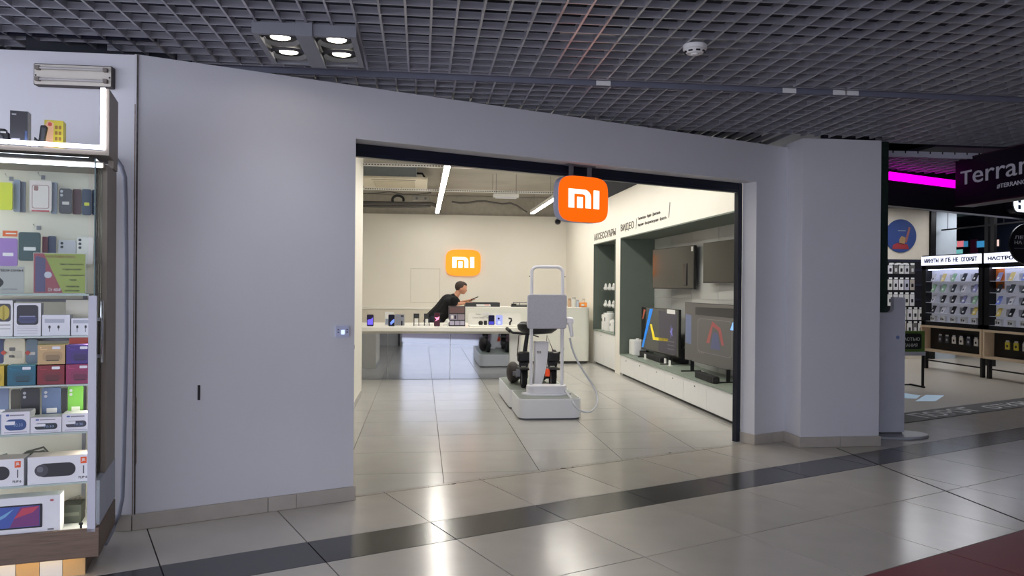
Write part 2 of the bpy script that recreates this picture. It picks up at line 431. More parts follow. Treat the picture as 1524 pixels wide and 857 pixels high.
# lettering on the right wall
um, vm_ = (0, -1, 0), (0, 0, 1)
dk = mat('wall_lettering', (52, 50, 46), .5)
text('lettering', 'АКСЕССУАРЫ', 1.83, .14, (3.599, 15.9, 2.56), um, vm_, dk, wr, .004, .01)
text('lettering', 'ВИДЕО', .87, .15, (3.599, 13.72, 2.58), um, vm_, dk, wr, .004, .01)
text('lettering', '/', .06, .17, (3.599, 12.72, 2.58), um, vm_, dk, wr, .004)
text('lettering', 'Телевизоры · Аудио · Диагональ', 1.22, .06, (3.599, 12.6, 2.705), um, vm_, dk, wr, .003, .015)
text('lettering', 'Видение · Воспроизведение · Яркость', 1.52, .06, (3.599, 12.6, 2.60), um, vm_, dk, wr, .003, .015)
text('lettering', '/', .06, .22, (3.599, 10.98, 2.62), um, vm_, dk, wr, .004)

# shutter: black header behind the lintel and one guide rail
sh = thing('roller_shutter', 'black rolled shutter housing along the top of the shop entrance', 'shutter', EN(4, 5.76, 2.5), TH)
zb0 = NP(531, 235, 5.86).z
bx('housing', M_navy, sh, e_l-4+.0, e_r-4, -.03, .14, .105, .24, .006)
bx('bottom_bar', mat('shutter_bar', (26, 30, 46), .3), sh, e_l-4+.02, e_r-4-.06, -.038, .02, .085, .112, .004)
bx('guide_rail', M_navy, sh, e_r-4-.058, e_r-4, -.038, .02, -2.499, .18, .003)
bx('guide_rail', M_navy, sh, e_l-4, e_l-4+.04, -.02, .02, -2.499, .09, .003)

# ================================================================== LIGHTS OF THE SHOP
def led(label, x, y0, y1, z):
    t = thing('linear_light', label, 'light', (x, (y0+y1)/2, z), group='linear ceiling lights')
    h = (y1-y0)/2
    bx('housing', M_white, t, -.045, .045, -h, h, .012, .085)
    bx('diffuser', M_ledshop, t, -.038, .038, -h+.01, h-.01, 0, .012)
    n = 5
    for i in range(n):
        yy = -h+.3+(2*h-.6)*i/(n-1); MB().cyl((0, yy, .085), (0, yy, 3.82-z), .003, seg=6).build('hanger_wire', M_grey, t)
led('long white linear light above the back wall orange logo, left of the two', .36, 7.2, 18.3, 3.3)
led('long white linear light running behind the hanging orange sign, right of the two', 2.58, 8.2, 18.0, 3.3)

# ------------------------------------------------------------------ shop ceiling fittings
def tray(label, y, z):
    t = thing('cable_tray', label, 'cable tray', (.8, y, z), group='perforated ceiling channels')
    L = 3.6
    bx('channel', M_white, t, -L, 2.6, -.02, .02, .0, .045)
    b = MB()
    for i in range(96):
        x = -1.9+i*.045
        b.box(x, x+.026, -.0212, -.0198, .014, .03)
    o = b.build('slots', mat('slot_shadow', (92, 90, 86), .8), t)
    for x in (-1.2, .6, 2.2): MB().cyl((x, 0, .045), (x, 0, 3.82-z), .004, seg=6).build('hanger_rod', M_grey, t)
tray('white perforated channel hung across the shop ceiling, nearer and higher in view', 12.2, 3.45)
tray('white perforated channel hung across the shop ceiling, below the air conditioner', 15.3, 3.45)
t = thing('air_conditioner', 'cream ceiling cassette air conditioner with grey metal casing at left of the shop', 'air conditioner', (-.52, 15.0, 3.53))
cream = mat('cream_plastic', (226, 218, 198), .5)
bx('panel', cream, t, -.62, .62, -.80, .80, 0, .045, .01)
bx('grille', mat('grille_tan', (196, 186, 164), .6), t, -.38, .38, -.45, .45, -.006, 0)
for k in range(9): bx('grille_slat', cream, t, -.37, .37, -.42+k*.1, -.40+k*.1, -.012, -.006)
for y0 in (-.70, .58): bx('air_flap', mat('flap_shadow', (150, 140, 122), .6), t, -.40, .40, y0, y0+.09, -.004, 0)
bx('casing', mat('galvanised', (150, 158, 164), .4, metal=.6), t, -.55, .42, -.62, .72, .045, .27, .01)
MB().tube([(.42, -.3, .18), (.52, -.3, .18), (.56, -.3, .12), (.56, -.3, .06)], .02).build('hose', M_black, t)
def run(name, label, cat, pts, r, m):
    o = MB().tube(pts, r, 8).build(name, m, None, smooth=40); return tag(o, label, cat)
dkp = mat('dark_pipe', (96, 94, 92), .6)
run('ceiling_pipe', 'dark pipe running along the shop ceiling above the back wall, left', 'pipe', [(-2.4, 18.2, 3.50), (-.2, 18.2, 3.50), (.2, 18.3, 3.52), (.36, 18.5, 3.5)], .045, dkp)
run('ceiling_pipe', 'second thin dark pipe just below the thicker ceiling pipe', 'pipe', [(-2.4, 18.0, 3.40), (-.3, 18.0, 3.41), (.2, 18.1, 3.44)], .03, dkp)
run('ceiling_cable', 'thin grey cable sagging between the two linear lights', 'cable', [(.7+i*.2, 18.3, 3.58-.03*math.sin(i*1.3)) for i in range(8)] + [(2.25, 18.3, 3.52), (2.4, 18.3, 3.42), (2.5, 18.3, 3.36)], .022, dkp)
run('ceiling_cable', 'thin grey cable strung across the ceiling above the duct ring', 'cable', [(-1.9+i*.3, 17.2, 3.62+.03*math.sin(i*2.)) for i in range(8)], .012, dkp)
ring_ = [( -.55+.13*math.cos(a), 18.0, 3.56+.10*math.sin(a)) for a in [i*PI/8-.3 for i in range(11)]]
run('flexible_hose', 'curled black hose arching above the pipes by the ceiling', 'hose', ring_, .03, M_black)
t = thing('junction_box', 'grey double junction box beside the left linear light', 'junction box', (-.02, 18.1, 3.56))
bx('body', mat('junction_grey', (170, 168, 164), .5), t, -.2, .2, -.05, .05, 0, .11, .006)
for x in (-.1, .1): MB().cyl((x, -.056, .055), (x, -.05, .055), .03, seg=12).build('knockout', M_grey, t)
p0, p1 = ZP(735, 295, 3.33), ZP(772, 295, 3.33)
t = thing('emergency_light', 'small white emergency light hanging below the farther perforated channel', 'light', ((p0.x+p1.x)/2, p0.y, 3.33))
bx('body', M_white, t, -.25, .25, -.06, .06, .02, .09, .008)
bx('lens', mat('pale_lens', (222, 226, 236), .3), t, -.21, .21, -.05, .05, 0, .02, .004)
for x in (-.2, .2): MB().cyl((x, 0, .09), (x, 0, .49), .004, seg=6).build('hanger_wire', M_grey, t)
t = thing('wall_camera', 'tiny black dome camera high on the back wall under the orange sign', 'camera', YP(830, 330, 18.998))
MB().ell((0, -.04, 0), .07, .05, .05).build('dome', M_black, t, smooth=60)
MB().cyl((0, -.02, 0), (0, .0, 0), .075, seg=16).build('mount', M_grey, t)

# ------------------------------------------------------------------ orange signs
p0, p1 = NP(822+9, 296, 5.62), NP(905, 297, 5.62); pc = (p0+p1)/2; zc = (NP(866, 262, 5.62).z+NP(866, 331, 5.62).z)/2
sw, shh = (p1-p0).length, NP(866, 262, 5.62).z-NP(866, 331, 5.62).z
t = thing('hanging_sign', 'glowing orange rounded square sign with white logo hanging over the entrance', 'sign', (pc.x, pc.y, zc-shh/2), TH)
F = frame((0, 0, shh/2), (1, 0, 0), (0, 0, 1))
MB().prism(squircle(sw, shh), -.085, -.004, F).build('shell', mat('sign_shell', (176, 180, 206), .4), t, .006, smooth=40)
face = MB().prism(squircle(sw-.006, shh-.006), -.004, .004, F).build('face', M_orange, t, smooth=40)
logo('logo', sw*.615, shh*.40, F @ Matrix.Translation((.0, .004, .004)), M_glowwhite, face, .003)
for dx in (-.13, .07): bx('bracket_post', M_grey, t, dx, dx+.03, .02, .05, shh-.01, LZ-(zc-shh/2)-.008)
bx('mount_plate', M_grey, t, -.16, .13, .0, .07, LZ-(zc-shh/2)-.012, LZ-(zc-shh/2)-.0005)
pc = YP(689.5, 391, 18.96); w2 = YP(715.5, 391, 18.96).x-YP(663.5, 391, 18.96).x; h2 = YP(689, 371.5, 18.96).z-YP(689, 410.5, 18.96).z
t = thing('wall_sign', 'orange rounded square sign with white logo on the cream back wall', 'sign', (pc.x, 18.999, pc.z-h2/2))
F = frame((0, -.03, h2/2), (1, 0, 0), (0, 0, 1))
face = MB().prism(squircle(w2, h2), -.03, .02, F).build('face', mat('orange_face_wall', (255, 140, 16), .35, emit=.9, var=0), t, smooth=40)
logo('logo', w2*.62, h2*.41, F @ Matrix.Translation((0, .01, .02)), M_glowwhite, face, .008)
# flush access panel outlined in the back wall
p0, p1 = YP(612, 400, 19), YP(654, 450, 19)
bk = bpy.data.objects['wall_back']
gm = mat('joint_grey', (206, 202, 192), .7)
bx('access_panel', M_shopwall, bk, p0.x, p1.x, 18.994, 19.0, p1.z, p0.z)
for a in ((p0.x-.012, p0.x, p1.z, p0.z), (p1.x, p1.x+.012, p1.z, p0.z), (p0.x-.012, p1.x+.012, p0.z, p0.z+.012), (p0.x-.012, p1.x+.012, p1.z-.012, p1.z)):
    bx('panel_joint', gm, bk, a[0], a[1], 18.997, 19.0, a[2], a[3])

# ------------------------------------------------------------------ big display table
TZ = .893
xl, xr = -2.3, YP(800, 487, 12.95).x
t = thing('display_table', 'long white island table with mirrored base panels in the middle of the shop', 'table', (0, 13.8, 0))
top = mat('table_top_white', (244, 242, 234), .3, var=.01)
b = MB(); b.prism([(xl, -.85), (xr-.12, -.85), (xr, -.6), (xr, .9), (xl, .9)], TZ-.065, TZ)
b.build('table_top', top, t, .004)
b = MB(); b.prism([(xl+.1, -.80), (xr-.2, -.80), (xr-.1, -.55), (xr-.1, .85), (xl+.1, .85)], TZ-.105, TZ-.066)
b.build('apron', mat('apron_grey', (196, 192, 180), .5), t)
mb_ = YP(758, 520, 13.2).x
xj = [xl+.1] + [YP(x, 520, 13.2).x for x in (577, 670)] + [mb_]
for a, c in zip(xj, xj[1:]): bx('mirror_panel', M_mirror, t, a+.004, c-.004, -.60, -.585, .004, TZ-.106)
bx('base_body', M_white, t, xl+.15, mb_, -.585, .55, 0, TZ-.106)
bx('end_leg', M_white, t, mb_+.004, xr-.25, -.60, .55, 0, TZ-.106, .004)
TB = lambda px, py, yb=None: ZP(px, py, TZ)

# things on the table: upright phones, cards, speaker, riser
def on_table(px0, px1, ytop, y, name, label, cat, group=None, z=TZ):
    a = YP(px0, ytop, y); c = YP(px1, ytop, y)
    return thing(name, label, cat, ((a.x+c.x)/2, y, z), 0, group), c.x-a.x, a.z-z
def phone(px0, px1, ytop, y, label, rgb, img):
    t, w, h = on_table(px0, px1, ytop, y, 'smartphone', label, 'phone', 'display phones on the island table')
    T = frame((0, 0, .012), (1, 0, 0), (0, .12, 1))
    MB().prism(rrect(w, h, w*.14, 4, 0, h/2), -.012, 0, T).build('body', M_black, t)
    s = MB().prism(rrect(w*.9, h*.94, w*.1, 4, 0, h/2), 0, .0015, T).build('screen', plain(rgb, .15, emit=.25), t)
    MB().prism([(w*q[0], h*q[1]) for q in img[1]], .0015, .0022, T).build('screen_image', glow(img[0], .8), s)
    bx('stand', M_white, t, -w*.4, w*.4, -.02, .09, 0, .012, .003)
    MB().tube([(0, .03, .01), (0, .06, h*.4)], .01).build('prop', M_white, t)
swirl = [(-.4, .12), (.38, .12), (.40, .75), (.1, .6), (-.40, .55)]
phone(546, 556, 469, 13.15, 'upright black phone with violet wallpaper at the left end of the table', (40, 34, 70), ((106, 92, 240), swirl))
phone(578, 587.5, 469, 13.15, 'upright phone with blue planet wallpaper in front of a grey tablet', (12, 14, 40), ((110, 140, 250), [(-.1, .1), (.4, .35), (.42, .62), (.1, .5), (-.2, .3)]))
phone(646, 655, 466, 13.15, 'upright phone with red and pink wallpaper near the boxed set', (70, 20, 34), ((250, 150, 190), [(-.35, .35), (.3, .5), (.42, .72), (0, .62), (-.42, .66), (-.1, .5)]))
t, w, h = on_table(573, 586, 464, 13.55, 'price_card', 'white card standing behind the blue wallpaper phone', 'card')
bx('card', M_white, t, -w/2, w/2, -.006, .006, 0, h); bx('card_foot', M_white, t, -w*.4, w*.4, -.03, .05, 0, .01)
bx('print', plain((150, 160, 180)), t, -w*.45, w*.3, -.008, -.006, h*.08, h*.5)
t, w, h = on_table(588, 602, 467.5, 13.6, 'tablet', 'grey tablet seen from the back standing on the table', 'tablet')
bx('body', plain((150, 150, 158), .3, metal=.4), t, -w/2, w/2, -.008, .008, 0, h, .004)
bx('camera_bump', M_black, t, w*.12, w*.42, -.014, -.008, h*.78, h*.9, .002)
bx('stand', M_black, t, w*.15, w*.3, -.05, .05, 0, h*.42)
for px, lab in ((615.5, 'dark framed earphone display stand standing alone at the middle of the table'), (631, 'dark framed earphone display stand just left of the red wallpaper phone')):
    t, w, h = on_table(px, px+8.5, 466.5, 13.5, 'earphone_display', lab, 'display stand', 'earphone display stands')
    b = MB(); b.box(-w/2, -w*.36, -.01, .01, 0, h); b.box(w*.36, w/2, -.01, .01, 0, h); b.box(-w/2, w/2, -.01, .01, h*.62, h)
    b.build('frame', plain((52, 54, 58)), t)
    MB().prism(rrect(w*.5, h*.3, .012, 4, 0, h*.42), -.012, .012, VERT).build('earphone_case', M_white, t)
    bx('foot', M_white, t, -w*.3, w*.3, -.06, .03, 0, .035, .004)
for k, (a, c, lab) in enumerate(((622, 632, 'left'), (634, 644, 'middle'), (659, 676, 'right'))):
    p, q = ZP(a, 484, TZ), ZP(c, 484, TZ)
    t = thing('price_plate', 'flat white price plate lying on the table front edge, %s of three' % lab, 'plate', ((p.x+q.x)/2, p.y, TZ), group='flat price plates on the table')
    bx('plate', M_white, t, -(q.x-p.x)/2, (q.x-p.x)/2, -.06, .06, .001, .018, .003)
t, w, h = on_table(668, 692.5, 455.5, 13.4, 'boxed_set', 'tall dark product box with grey picture panels at the table middle', 'box')
bx('carton', plain((50, 46, 52)), t, -w/2, w/2, 0, .12, 0, h)
for (a, c, z0, z1, rgb) in ((-.46, .46, .66, .95, (110, 84, 84)), (-.46, .02, .32, .60, (150, 146, 164)), (.06, .46, .32, .60, (150, 140, 152)), (-.44, -.16, .06, .26, (190, 186, 206)), (-.12, .16, .06, .26, (180, 176, 198)), (.2, .46, .06, .26, (188, 184, 204))):
    bx('picture_panel', plain(rgb), t, w*a, w*c, -.002, 0, h*z0, h*z1)
bx('picture_panel', M_white, t, -w*.36, -w*.22, -.003, -.002, h*.38, h*.54); bx('picture_panel', plain((38, 26, 44)), t, -w*.16, -w*.04, -.003, -.002, h*.36, h*.54)
t, w, h = on_table(663, 669, 474, 13.3, 'wireless_earphones', 'small white wireless earphones on a stand beside the dark product box', 'earphones')
MB().ell((0, 0, h*.7), .035, .03, .035).build('earbud', M_white, t, smooth=60)
MB().cyl((0, 0, 0), (0, 0, h*.7), .012, seg=10).build('stem', M_white, t)
# riser board with watches and phones
t, w, h = on_table(697, 775, 466, 13.45, 'display_riser', 'white riser with small printed line holding phones and watches on the table', 'display stand')
b = MB(); b.prism(rrect(w, h, .05, 4, 0, h/2), -.02, 0, VERT); b.build('back_board', top, t)
bx('step', top, t, -w/2, w/2, -.28, .0, 0, .03, .006)
text('print', 'Серия смарт-часов', w*.35, .03, (-w*.42, -.001, h*.58), (1, 0, 0), (0, 0, 1), plain((150, 148, 140)), t, .001)
bx('card', M_white, t, -w*.22, -w*.04, -.03, -.01, h*.86, h*1.06)
text('card_print', 'Redmi', w*.1, .02, (-w*.36, -.031, h*.9), (1, 0, 0), (0, 0, 1), plain((70, 70, 70)), t, .001)
RY = 13.25
def rise(px0, px1, ytop, name, label, cat): return on_table(px0, px1, ytop, RY, name, label, cat, z=TZ+.0305)
t, w, h = rise(712, 719, 477, 'smart_speaker', 'small black oval smart watch lying on the white riser', 'watch')
MB().ell((0, 0, h/2), w/2, .03, h/2).build('body', M_black, t, smooth=60)
bx('band', M_black, t, -.03, .03, -.035, .035, 0, .02)
t.name = 'smart_watch'
t, w, h = rise(720, 725, 477, 'smart_watch', 'small square dark watch between oval watch and phone on the riser', 'watch')
bx('body', plain((16, 24, 22), .3), t, -w/2, w/2, -.012, .012, 0, h, .008); bx('band', M_black, t, -w*.3, w*.3, -.03, .03, 0, .012)
t, w, h = rise(727, 736, 469, 'smartphone', 'dark phone with blue lower screen standing on the white riser', 'phone')
MB().prism(rrect(w, h, .015, 4, 0, h/2), -.012, 0, VERT).build('body', M_black, t)
bx('screen', plain((18, 20, 60), .15), t, -w*.44, w*.44, -.0015, 0, h*.05, h*.95); bx('screen_image', glow((60, 60, 190), .5), t, -w*.4, w*.4, -.0025, -.0015, h*.06, h*.36)
t, w, h = rise(738, 748, 469, 'smartphone', 'pale blue phone showing a round camera on the white riser', 'phone')
MB().prism(rrect(w, h, .02, 4, 0, h/2), -.012, 0, VERT).build('body', plain((170, 180, 246), .25, emit=.25), t)
MB().prism([(w*.16*math.cos(a)-w*.08, h*.66+w*.16*math.sin(a)) for a in [i*PI/6 for i in range(12)]], 0, .006, VERT).build('camera', plain((30, 34, 80)), t)
MB().prism([(w*.25*math.cos(a), h*.24+w*.25*math.sin(a)) for a in [i*PI/6 for i in range(12)]], 0, .004, VERT).build('charging_ring', glow((190, 200, 255), .6), t)
t, w, h = rise(756, 762, 473, 'wireless_earphones', 'black hooked earphone on a stand at the right of the riser', 'earphones')
MB().tube([(-w*.35, 0, h*.95), (w*.3, 0, h*.9), (w*.35, 0, h*.6), (0, 0, h*.35), (0, 0, 0)], .016).build('body', M_black, t, smooth=50)

# ------------------------------------------------------------------ cash desk behind the table
DZ = 1.165; DY = 15.72
xL = YP(672, 470, DY).x; xR = YP(878, 500, DY).x
t = thing('cash_desk', 'long white cash desk with rounded right corner behind the island table', 'counter', (0, DY, 0))
def arcc(cx, cy, r, a0, a1, n=6): return [(cx+r*math.cos(math.radians(a0+(a1-a0)*i/n)), cy+r*math.sin(math.radians(a0+(a1-a0)*i/n))) for i in range(n+1)]
poly = [(xL, 0)] + arcc(xR-.12, .12, .12, -90, 0) + [(xR, .75), (xL, .75)]
MB().prism(poly, .055, DZ-.03).build('body', mat('desk_white', (238, 238, 228), .4, var=.01), t, smooth=30)
MB().prism([(x*1.0, y) for x, y in poly], DZ-.03, DZ).build('worktop', top, t, .006, smooth=30)
MB().prism([(xL+.03, .03)] + arcc(xR-.13, .15, .1, -90, 0) + [(xR-.03, .72), (xL+.03, .72)], 0, .055).build('plinth', mat('desk_plinth', (70, 70, 68), .5), t)
def on_desk(px0, px1, ytop, y, name, label, cat):
    a = YP(px0, ytop, y); c = YP(px1, ytop, y); return thing(name, label, cat, ((a.x+c.x)/2, y, DZ)), c.x-a.x, a.z-DZ
t, w, h = on_desk(692.5, 744, 450, 15.8, 'equipment_tray', 'long low charcoal tray on the cash desk with a paper label', 'tray')
char = plain((48, 50, 54), .5)
b = MB(); b.box(-w/2, w/2, 0, .02, 0, h); b.box(-w/2, w/2, .38, .4, 0, h); b.box(-w/2, -w/2+.02, .02, .38, 0, h); b.box(w/2-.02, w/2, .02, .38, 0, h); b.box(-w/2, w/2, .02, .38, 0, .02)
b.build('tray_body', char, t)
MB().prism([(-w*.17, h*.12), (w*.24, h*.12), (w*.22, h*.6), (-w*.19, h*.6)], 0, .003, VERT).build('paper_label', M_white, t)
MB().prism([(w*.06, h*.34), (w*.2, h*.34), (w*.19, h*.5), (w*.05, h*.5)], .003, .004, VERT).build('label_print', plain((240, 150, 140)), t)
t, w, h = on_desk(761, 786, 450, 15.9, 'wire_rack', 'thin grey wire rack with dark base on the cash desk', 'rack')
bx('base', char, t, -w/2, w/2, -.05, .1, 0, .035, .006)
b = MB()
for x in (-w*.35, w*.0, w*.48): b.tube([(x, 0, .03), (x, 0, h)], .008, 6)
b.tube([(-w*.4, 0, h), (w*.48, 0, h)], .010, 6); b.tube([(-w*.4, 0, h*.6), (w*.48, 0, h*.6)], .006, 6)
b.build('wires', M_grey, t)
bx('handle', M_black, t, -w*.5, -w*.2, -.04, .03, .035, .07, .01)
goods = [(845, 850, 444, (214, 180, 150), 'small tan jar'), (851, 857, 442, (232, 232, 226), 'small white tub'), (857.5, 862, 446, (190, 200, 214), 'small pale blue pot'), (862.5, 873, 450, (240, 150, 60), 'flat orange packet'), (866, 871, 444.5, (230, 220, 206), 'small beige cup')]
for i, (a, c, yt, rgb, lab) in enumerate(goods):
    t, w, h = on_desk(a, c, yt, 15.95+(.25 if i == 4 else 0), 'desk_goods', lab + ' on the right end of the cash desk', 'goods')
    t.name = lab.split()[-1]
    if i == 3:
        bx('packet', plain(rgb), t, -w/2, w/2, -.05, .05, 0, h, .01); bx('print', M_white, t, -w*.3, w*.1, -.052, -.05, h*.3, h*.7)
    else:
        MB().cyl((0, 0, 0), (0, 0, h*.8), w/2, seg=14).build('pot', plain(rgb), t, smooth=40); MB().cyl((0, 0, h*.8), (0, 0, h), w*.42, seg=14).build('lid', plain(tuple(int(v*.85) for v in rgb)), t, smooth=40)
# low cabinet along the back wall
a = YP(530, 458, 18.4).z
t = thing('low_cabinet', 'long low beige cabinet against the back wall behind the table', 'cabinet', (-1.0, 18.4, 0))
beige = mat('beige_front', (220, 214, 200), .5, var=.01)
bx('body', beige, t, -1.9, 1.35, .02, .58, .06, a-.03); bx('worktop', top, t, -1.92, 1.37, 0, .59, a-.03, a, .004); bx('plinth', char, t, -1.88, 1.33, .05, .55, 0, .06)
for k in range(4): bx('door', beige, t, -1.88+k*.81, -1.08+k*.81, 0.002, .02, .07, a-.04, .002)

# ------------------------------------------------------------------ person leaning over the desk
def pp(px, py, y=15.95): return YP(px, py, y)
root = pp(640, 476); root.z = 0
person = thing('person', 'man in black t-shirt and dark trousers leaning over the cash desk with a phone', 'person', root)
def L(v): return Vector(v)-root
hip = L(pp(644, 477)); chest = L(pp(667, 450)); nb = L(pp(678, 441)); hd = L(pp(687.0, 428.5)); sh_c = L(pp(676, 446))
skin = mat('skin', (206, 150, 122), .5, var=.05, scale=20); hairm = mat('brown_hair', (58, 46, 40), .7, var=.3, scale=60)
shirt = mat('black_cotton', (16, 16, 20), .9, var=.1); trous = mat('dark_denim', (26, 30, 44), .9, var=.1)
YF, YB = -.19, .19
shF, shB = sh_c+Vector((0, YF, 0)), sh_c+Vector((.02, YB, 0))
elF = L(pp(676, 463, 15.78)); elF.z = max(elF.z, DZ+.05); wrF = Vector((elF.x+.24, elF.y+.06, DZ+.075)); 
elB = Vector((elF.x+.10, YB+.12, DZ+.055)); wrB = Vector((elB.x+.22, elB.y-.14, DZ+.12))
kF, kB = Vector((hip.x+.06, -.10, .48)), Vector((hip.x-.06, .11, .48)); aF, aB = Vector((hip.x-.02, -.10, .09)), Vector((hip.x-.16, .11, .09))
hF, hB = hip+Vector((.0, -.09, 0)), hip+Vector((0, .09, 0))
b = MB()
b.cone(hip, .135, hip.lerp(chest, .5), .125); b.cone(hip.lerp(chest, .5), .125, chest, .14); b.cone(chest, .14, nb, .075)
b.cone(chest+Vector((0, -.1, 0)), .1, chest+Vector((0, .1, 0)), .1); b.cone(nb, .06, hd+Vector((-.03, 0, -.03)), .06)
tilt = Matrix.Rotation(math.radians(28), 4, 'Y')
b.ell(hd, .108, .088, .124, tilt)
b.cone(hd+Vector((.05, 0, -.055)), .05, hd+Vector((.035, 0, -.09)), .04)                       # jaw
nz_ = hd+Vector((.085, 0, -.045)); b.cone(nz_+Vector((-.02, 0, .03)), .012, nz_+Vector((.022, 0, -.01)), .014)   # nose
for s in (-1, 1):
    b.ell(hd+Vector((-.015, s*.082, -.015)), .022, .010, .03, tilt)                                 # ears
    b.ell(hd+Vector((.078, s*.035, -.005)), .012, .014, .01)                                        # eye sockets
b.ell(hd+Vector((.073, 0, -.085)), .014, .025, .008); b.ell(hd+Vector((.068, 0, -.098)), .013, .022, .008)   # lips
for a_, e_, w_ in ((shF, elF, wrF), (shB, elB, wrB)):
    b.cone(a_, .062, e_, .045); b.cone(e_, .045, w_, .028)
    d = (w_-e_).normalized(); side = Vector((0, 1 if a_ is shF else -1, 0)); up = Vector((0, 0, 1))
    palm = w_+d*.06; b.cone(w_, .026, palm, .03); b.cone(palm-side*.025, .018, palm+side*.025, .018)
    for k, ln in enumerate((.055, .068, .072, .060)):
        r0 = palm+side*(.034-.022*k)+d*.02; k1 = r0+d*ln*.55+up*.01; k2 = k1+d*ln*.45-up*.022
        b.cone(r0, .0105, k1, .0098, 8); b.cone(k1, .0098, k2, .0085, 8)
    tb = w_+d*.02+side*.028; t1 = tb+side*.028+d*.03; b.cone(tb, .012, t1, .011, 8); b.cone(t1, .011, t1+d*.028-side*.006, .009, 8)
for h_, k_, a_ in ((hF, kF, aF), (hB, kB, aB)):
    b.cone(h_, .10, k_, .065); b.cone(k_, .065, a_, .042); b.cone(a_-Vector((.03, 0, .04)), .04, a_+Vector((.15, 0, -.05)), .033)
remeshed('body', b, skin, person, .0085, 3)
b = MB()
b.cone(hip+Vector((-.0, 0, .0)), .19, hip.lerp(chest, .5)+Vector((.02, 0, -.01)), .19); b.cone(hip.lerp(chest, .5)+Vector((.02, 0, -.01)), .19, chest, .175); b.cone(chest, .16, nb+Vector((-.035, 0, -.03)), .095)
b.cone(chest+Vector((0, -.11, 0)), .115, chest+Vector((0, .11, 0)), .115)
for a_, e_ in ((shF, elF), (shB, elB)): b.cone(a_, .088, a_.lerp(e_, .62), .078)
remeshed('shirt', b, shirt, person, .012, 5)
b = MB(); b.cone(hF+Vector((.03, .02, -.02)), .17, hB+Vector((.03, -.02, -.02)), .17)
for h_, k_, a_ in ((hF, kF, aF), (hB, kB, aB)): b.cone(h_+Vector((.03, 0, 0)), .14, k_, .09); b.cone(k_, .088, a_+Vector((0, 0, .02)), .07)
remeshed('trousers', b, trous, person, .014, 4)
b = MB(); b.ell(hd+Vector((-.026, 0, .030)), .118, .094, .116, tilt); b.ell(hd+Vector((.045, 0, .085)), .075, .070, .042, tilt); b.ell(hd+Vector((-.06, 0, -.01)), .05, .07, .07, tilt)
o = remeshed('hair', b, hairm, person, .010, 2)
for nm, a_ in (('shoe', aF), ('shoe', aB)):
    b = MB(); b.cone(a_+Vector((-.035, 0, -.04)), .05, a_+Vector((.16, 0, -.05)), .042); remeshed(nm, b, M_black, person, .012, 3)
for s in (-1, 1): MB().ell(hd+Vector((.088, s*.034, -.004)), .006, .009, .007).build('eye', M_black, person, smooth=60)
MB().ell(hd+Vector((.086, 0, .022)), .006, .05, .006).build('eyebrow', hairm, person, smooth=60)
p = root+wrB+Vector((.115, -.05, .045))
t = thing('smartphone', 'dark phone held in the hand of the leaning man', 'phone', p)
MB().prism(rrect(.17, .10, .012), 0, .014, Matrix.Rotation(math.radians(-22), 4, 'Y')).build('body', M_black, t)
MB().prism(rrect(.155, .085, .01), .014, .0155, Matrix.Rotation(math.radians(-22), 4, 'Y')).build('screen', M_screen, t)

# ------------------------------------------------------------------ demo platform in two boxes
def platform(label, x0, x1, y0, y1, z, cut):
    t = thing('display_platform', label, 'platform', ((x0+x1)/2, (y0+y1)/2, 0)); w, d = x1-x0, y1-y0
    MB().prism(rrect(w, d, cut, 6), .022, z).build('body', mat('platform_white', (234, 236, 240), .35, var=.01), t, .004, smooth=40)
    MB().prism(rrect(w-.03, d-.03, cut-.02, 6), 0, .022).build('plinth', mat('platform_plinth', (96, 98, 106), .5), t)
    MB().prism(rrect(w-.03, d-.03, cut-.015, 6), z, z+.004).build('top_inlay', mat('platform_top', (132, 140, 134), .4), t)
PX0, PX1 = 1.165, 1.93
platform('white rounded plinth with grey-green top under the white charging stand, nearer the entrance', PX0, PX1, 9.1, 9.92, .25, .11)
platform('white plinth with grey-green top carrying the black scooters', PX0-.02, PX1, 9.93, 11.35, .25, .09)

# charging stand
SY = 9.50; PZ = .2545
xa, xb = YP(790, 577, SY).x, YP(836, 577, SY).x; xm = (xa+xb)/2
t = thing('charging_stand', 'white tubular charging stand with square grey fabric panel on the platform', 'stand', (xm, SY, PZ))
sw_ = mat('stand_white', (236, 236, 244), .35, var=.01)
hw = (xb-xa)/2; zt = YP(812, 397, SY).z-PZ
MB().prism([(.31*math.cos(a), .17*math.sin(a)) for a in [i*PI/16 for i in range(32)]], 0, .016).build('base_flange', sw_, t, smooth=40)
MB().prism(rrect(.50, .22, .105, 8), .016, .115).build('base_drum', sw_, t, .006, smooth=40)
arc_ = lambda cx, cz, r, a0, a1: [(cx+r*math.cos(math.radians(a0+(a1-a0)*i/6)), 0, cz+r*math.sin(math.radians(a0+(a1-a0)*i/6))) for i in range(7)]
MB().tube([(-hw, 0, .115)] + arc_(-hw+.07, zt-.07, .07, 180, 90) + arc_(hw-.07, zt-.07, .07, 90, 0) + [(hw, 0, .115)], .021, 14).build('tube_frame', sw_, t, smooth=40)
zz0, zz1 = YP(812, 489, SY-.06).z-PZ, YP(812, 438, SY-.06).z-PZ
fw = (YP(843.5, 460, SY-.06).x-YP(785.5, 460, SY-.06).x)
MB().prism(rrect(fw, zz1-zz0, .03, 5, .0, (zz0+zz1)/2), .03, .09, frame((-.01, 0, 0), (1, 0, 0), (0, 0, 1))).build('fabric_panel', mat('grey_fabric', (188, 188, 202), .9, var=.12, scale=140, bump=.3, bscale=300), t, .01, smooth=40)
MB().prism(rrect(fw-.02, zz1-zz0-.02, .03, 5, .0, (zz0+zz1)/2), -.06, .03, frame((-.01, 0, 0), (1, 0, 0), (0, 0, 1))).build('housing', sw_, t, .01, smooth=40)
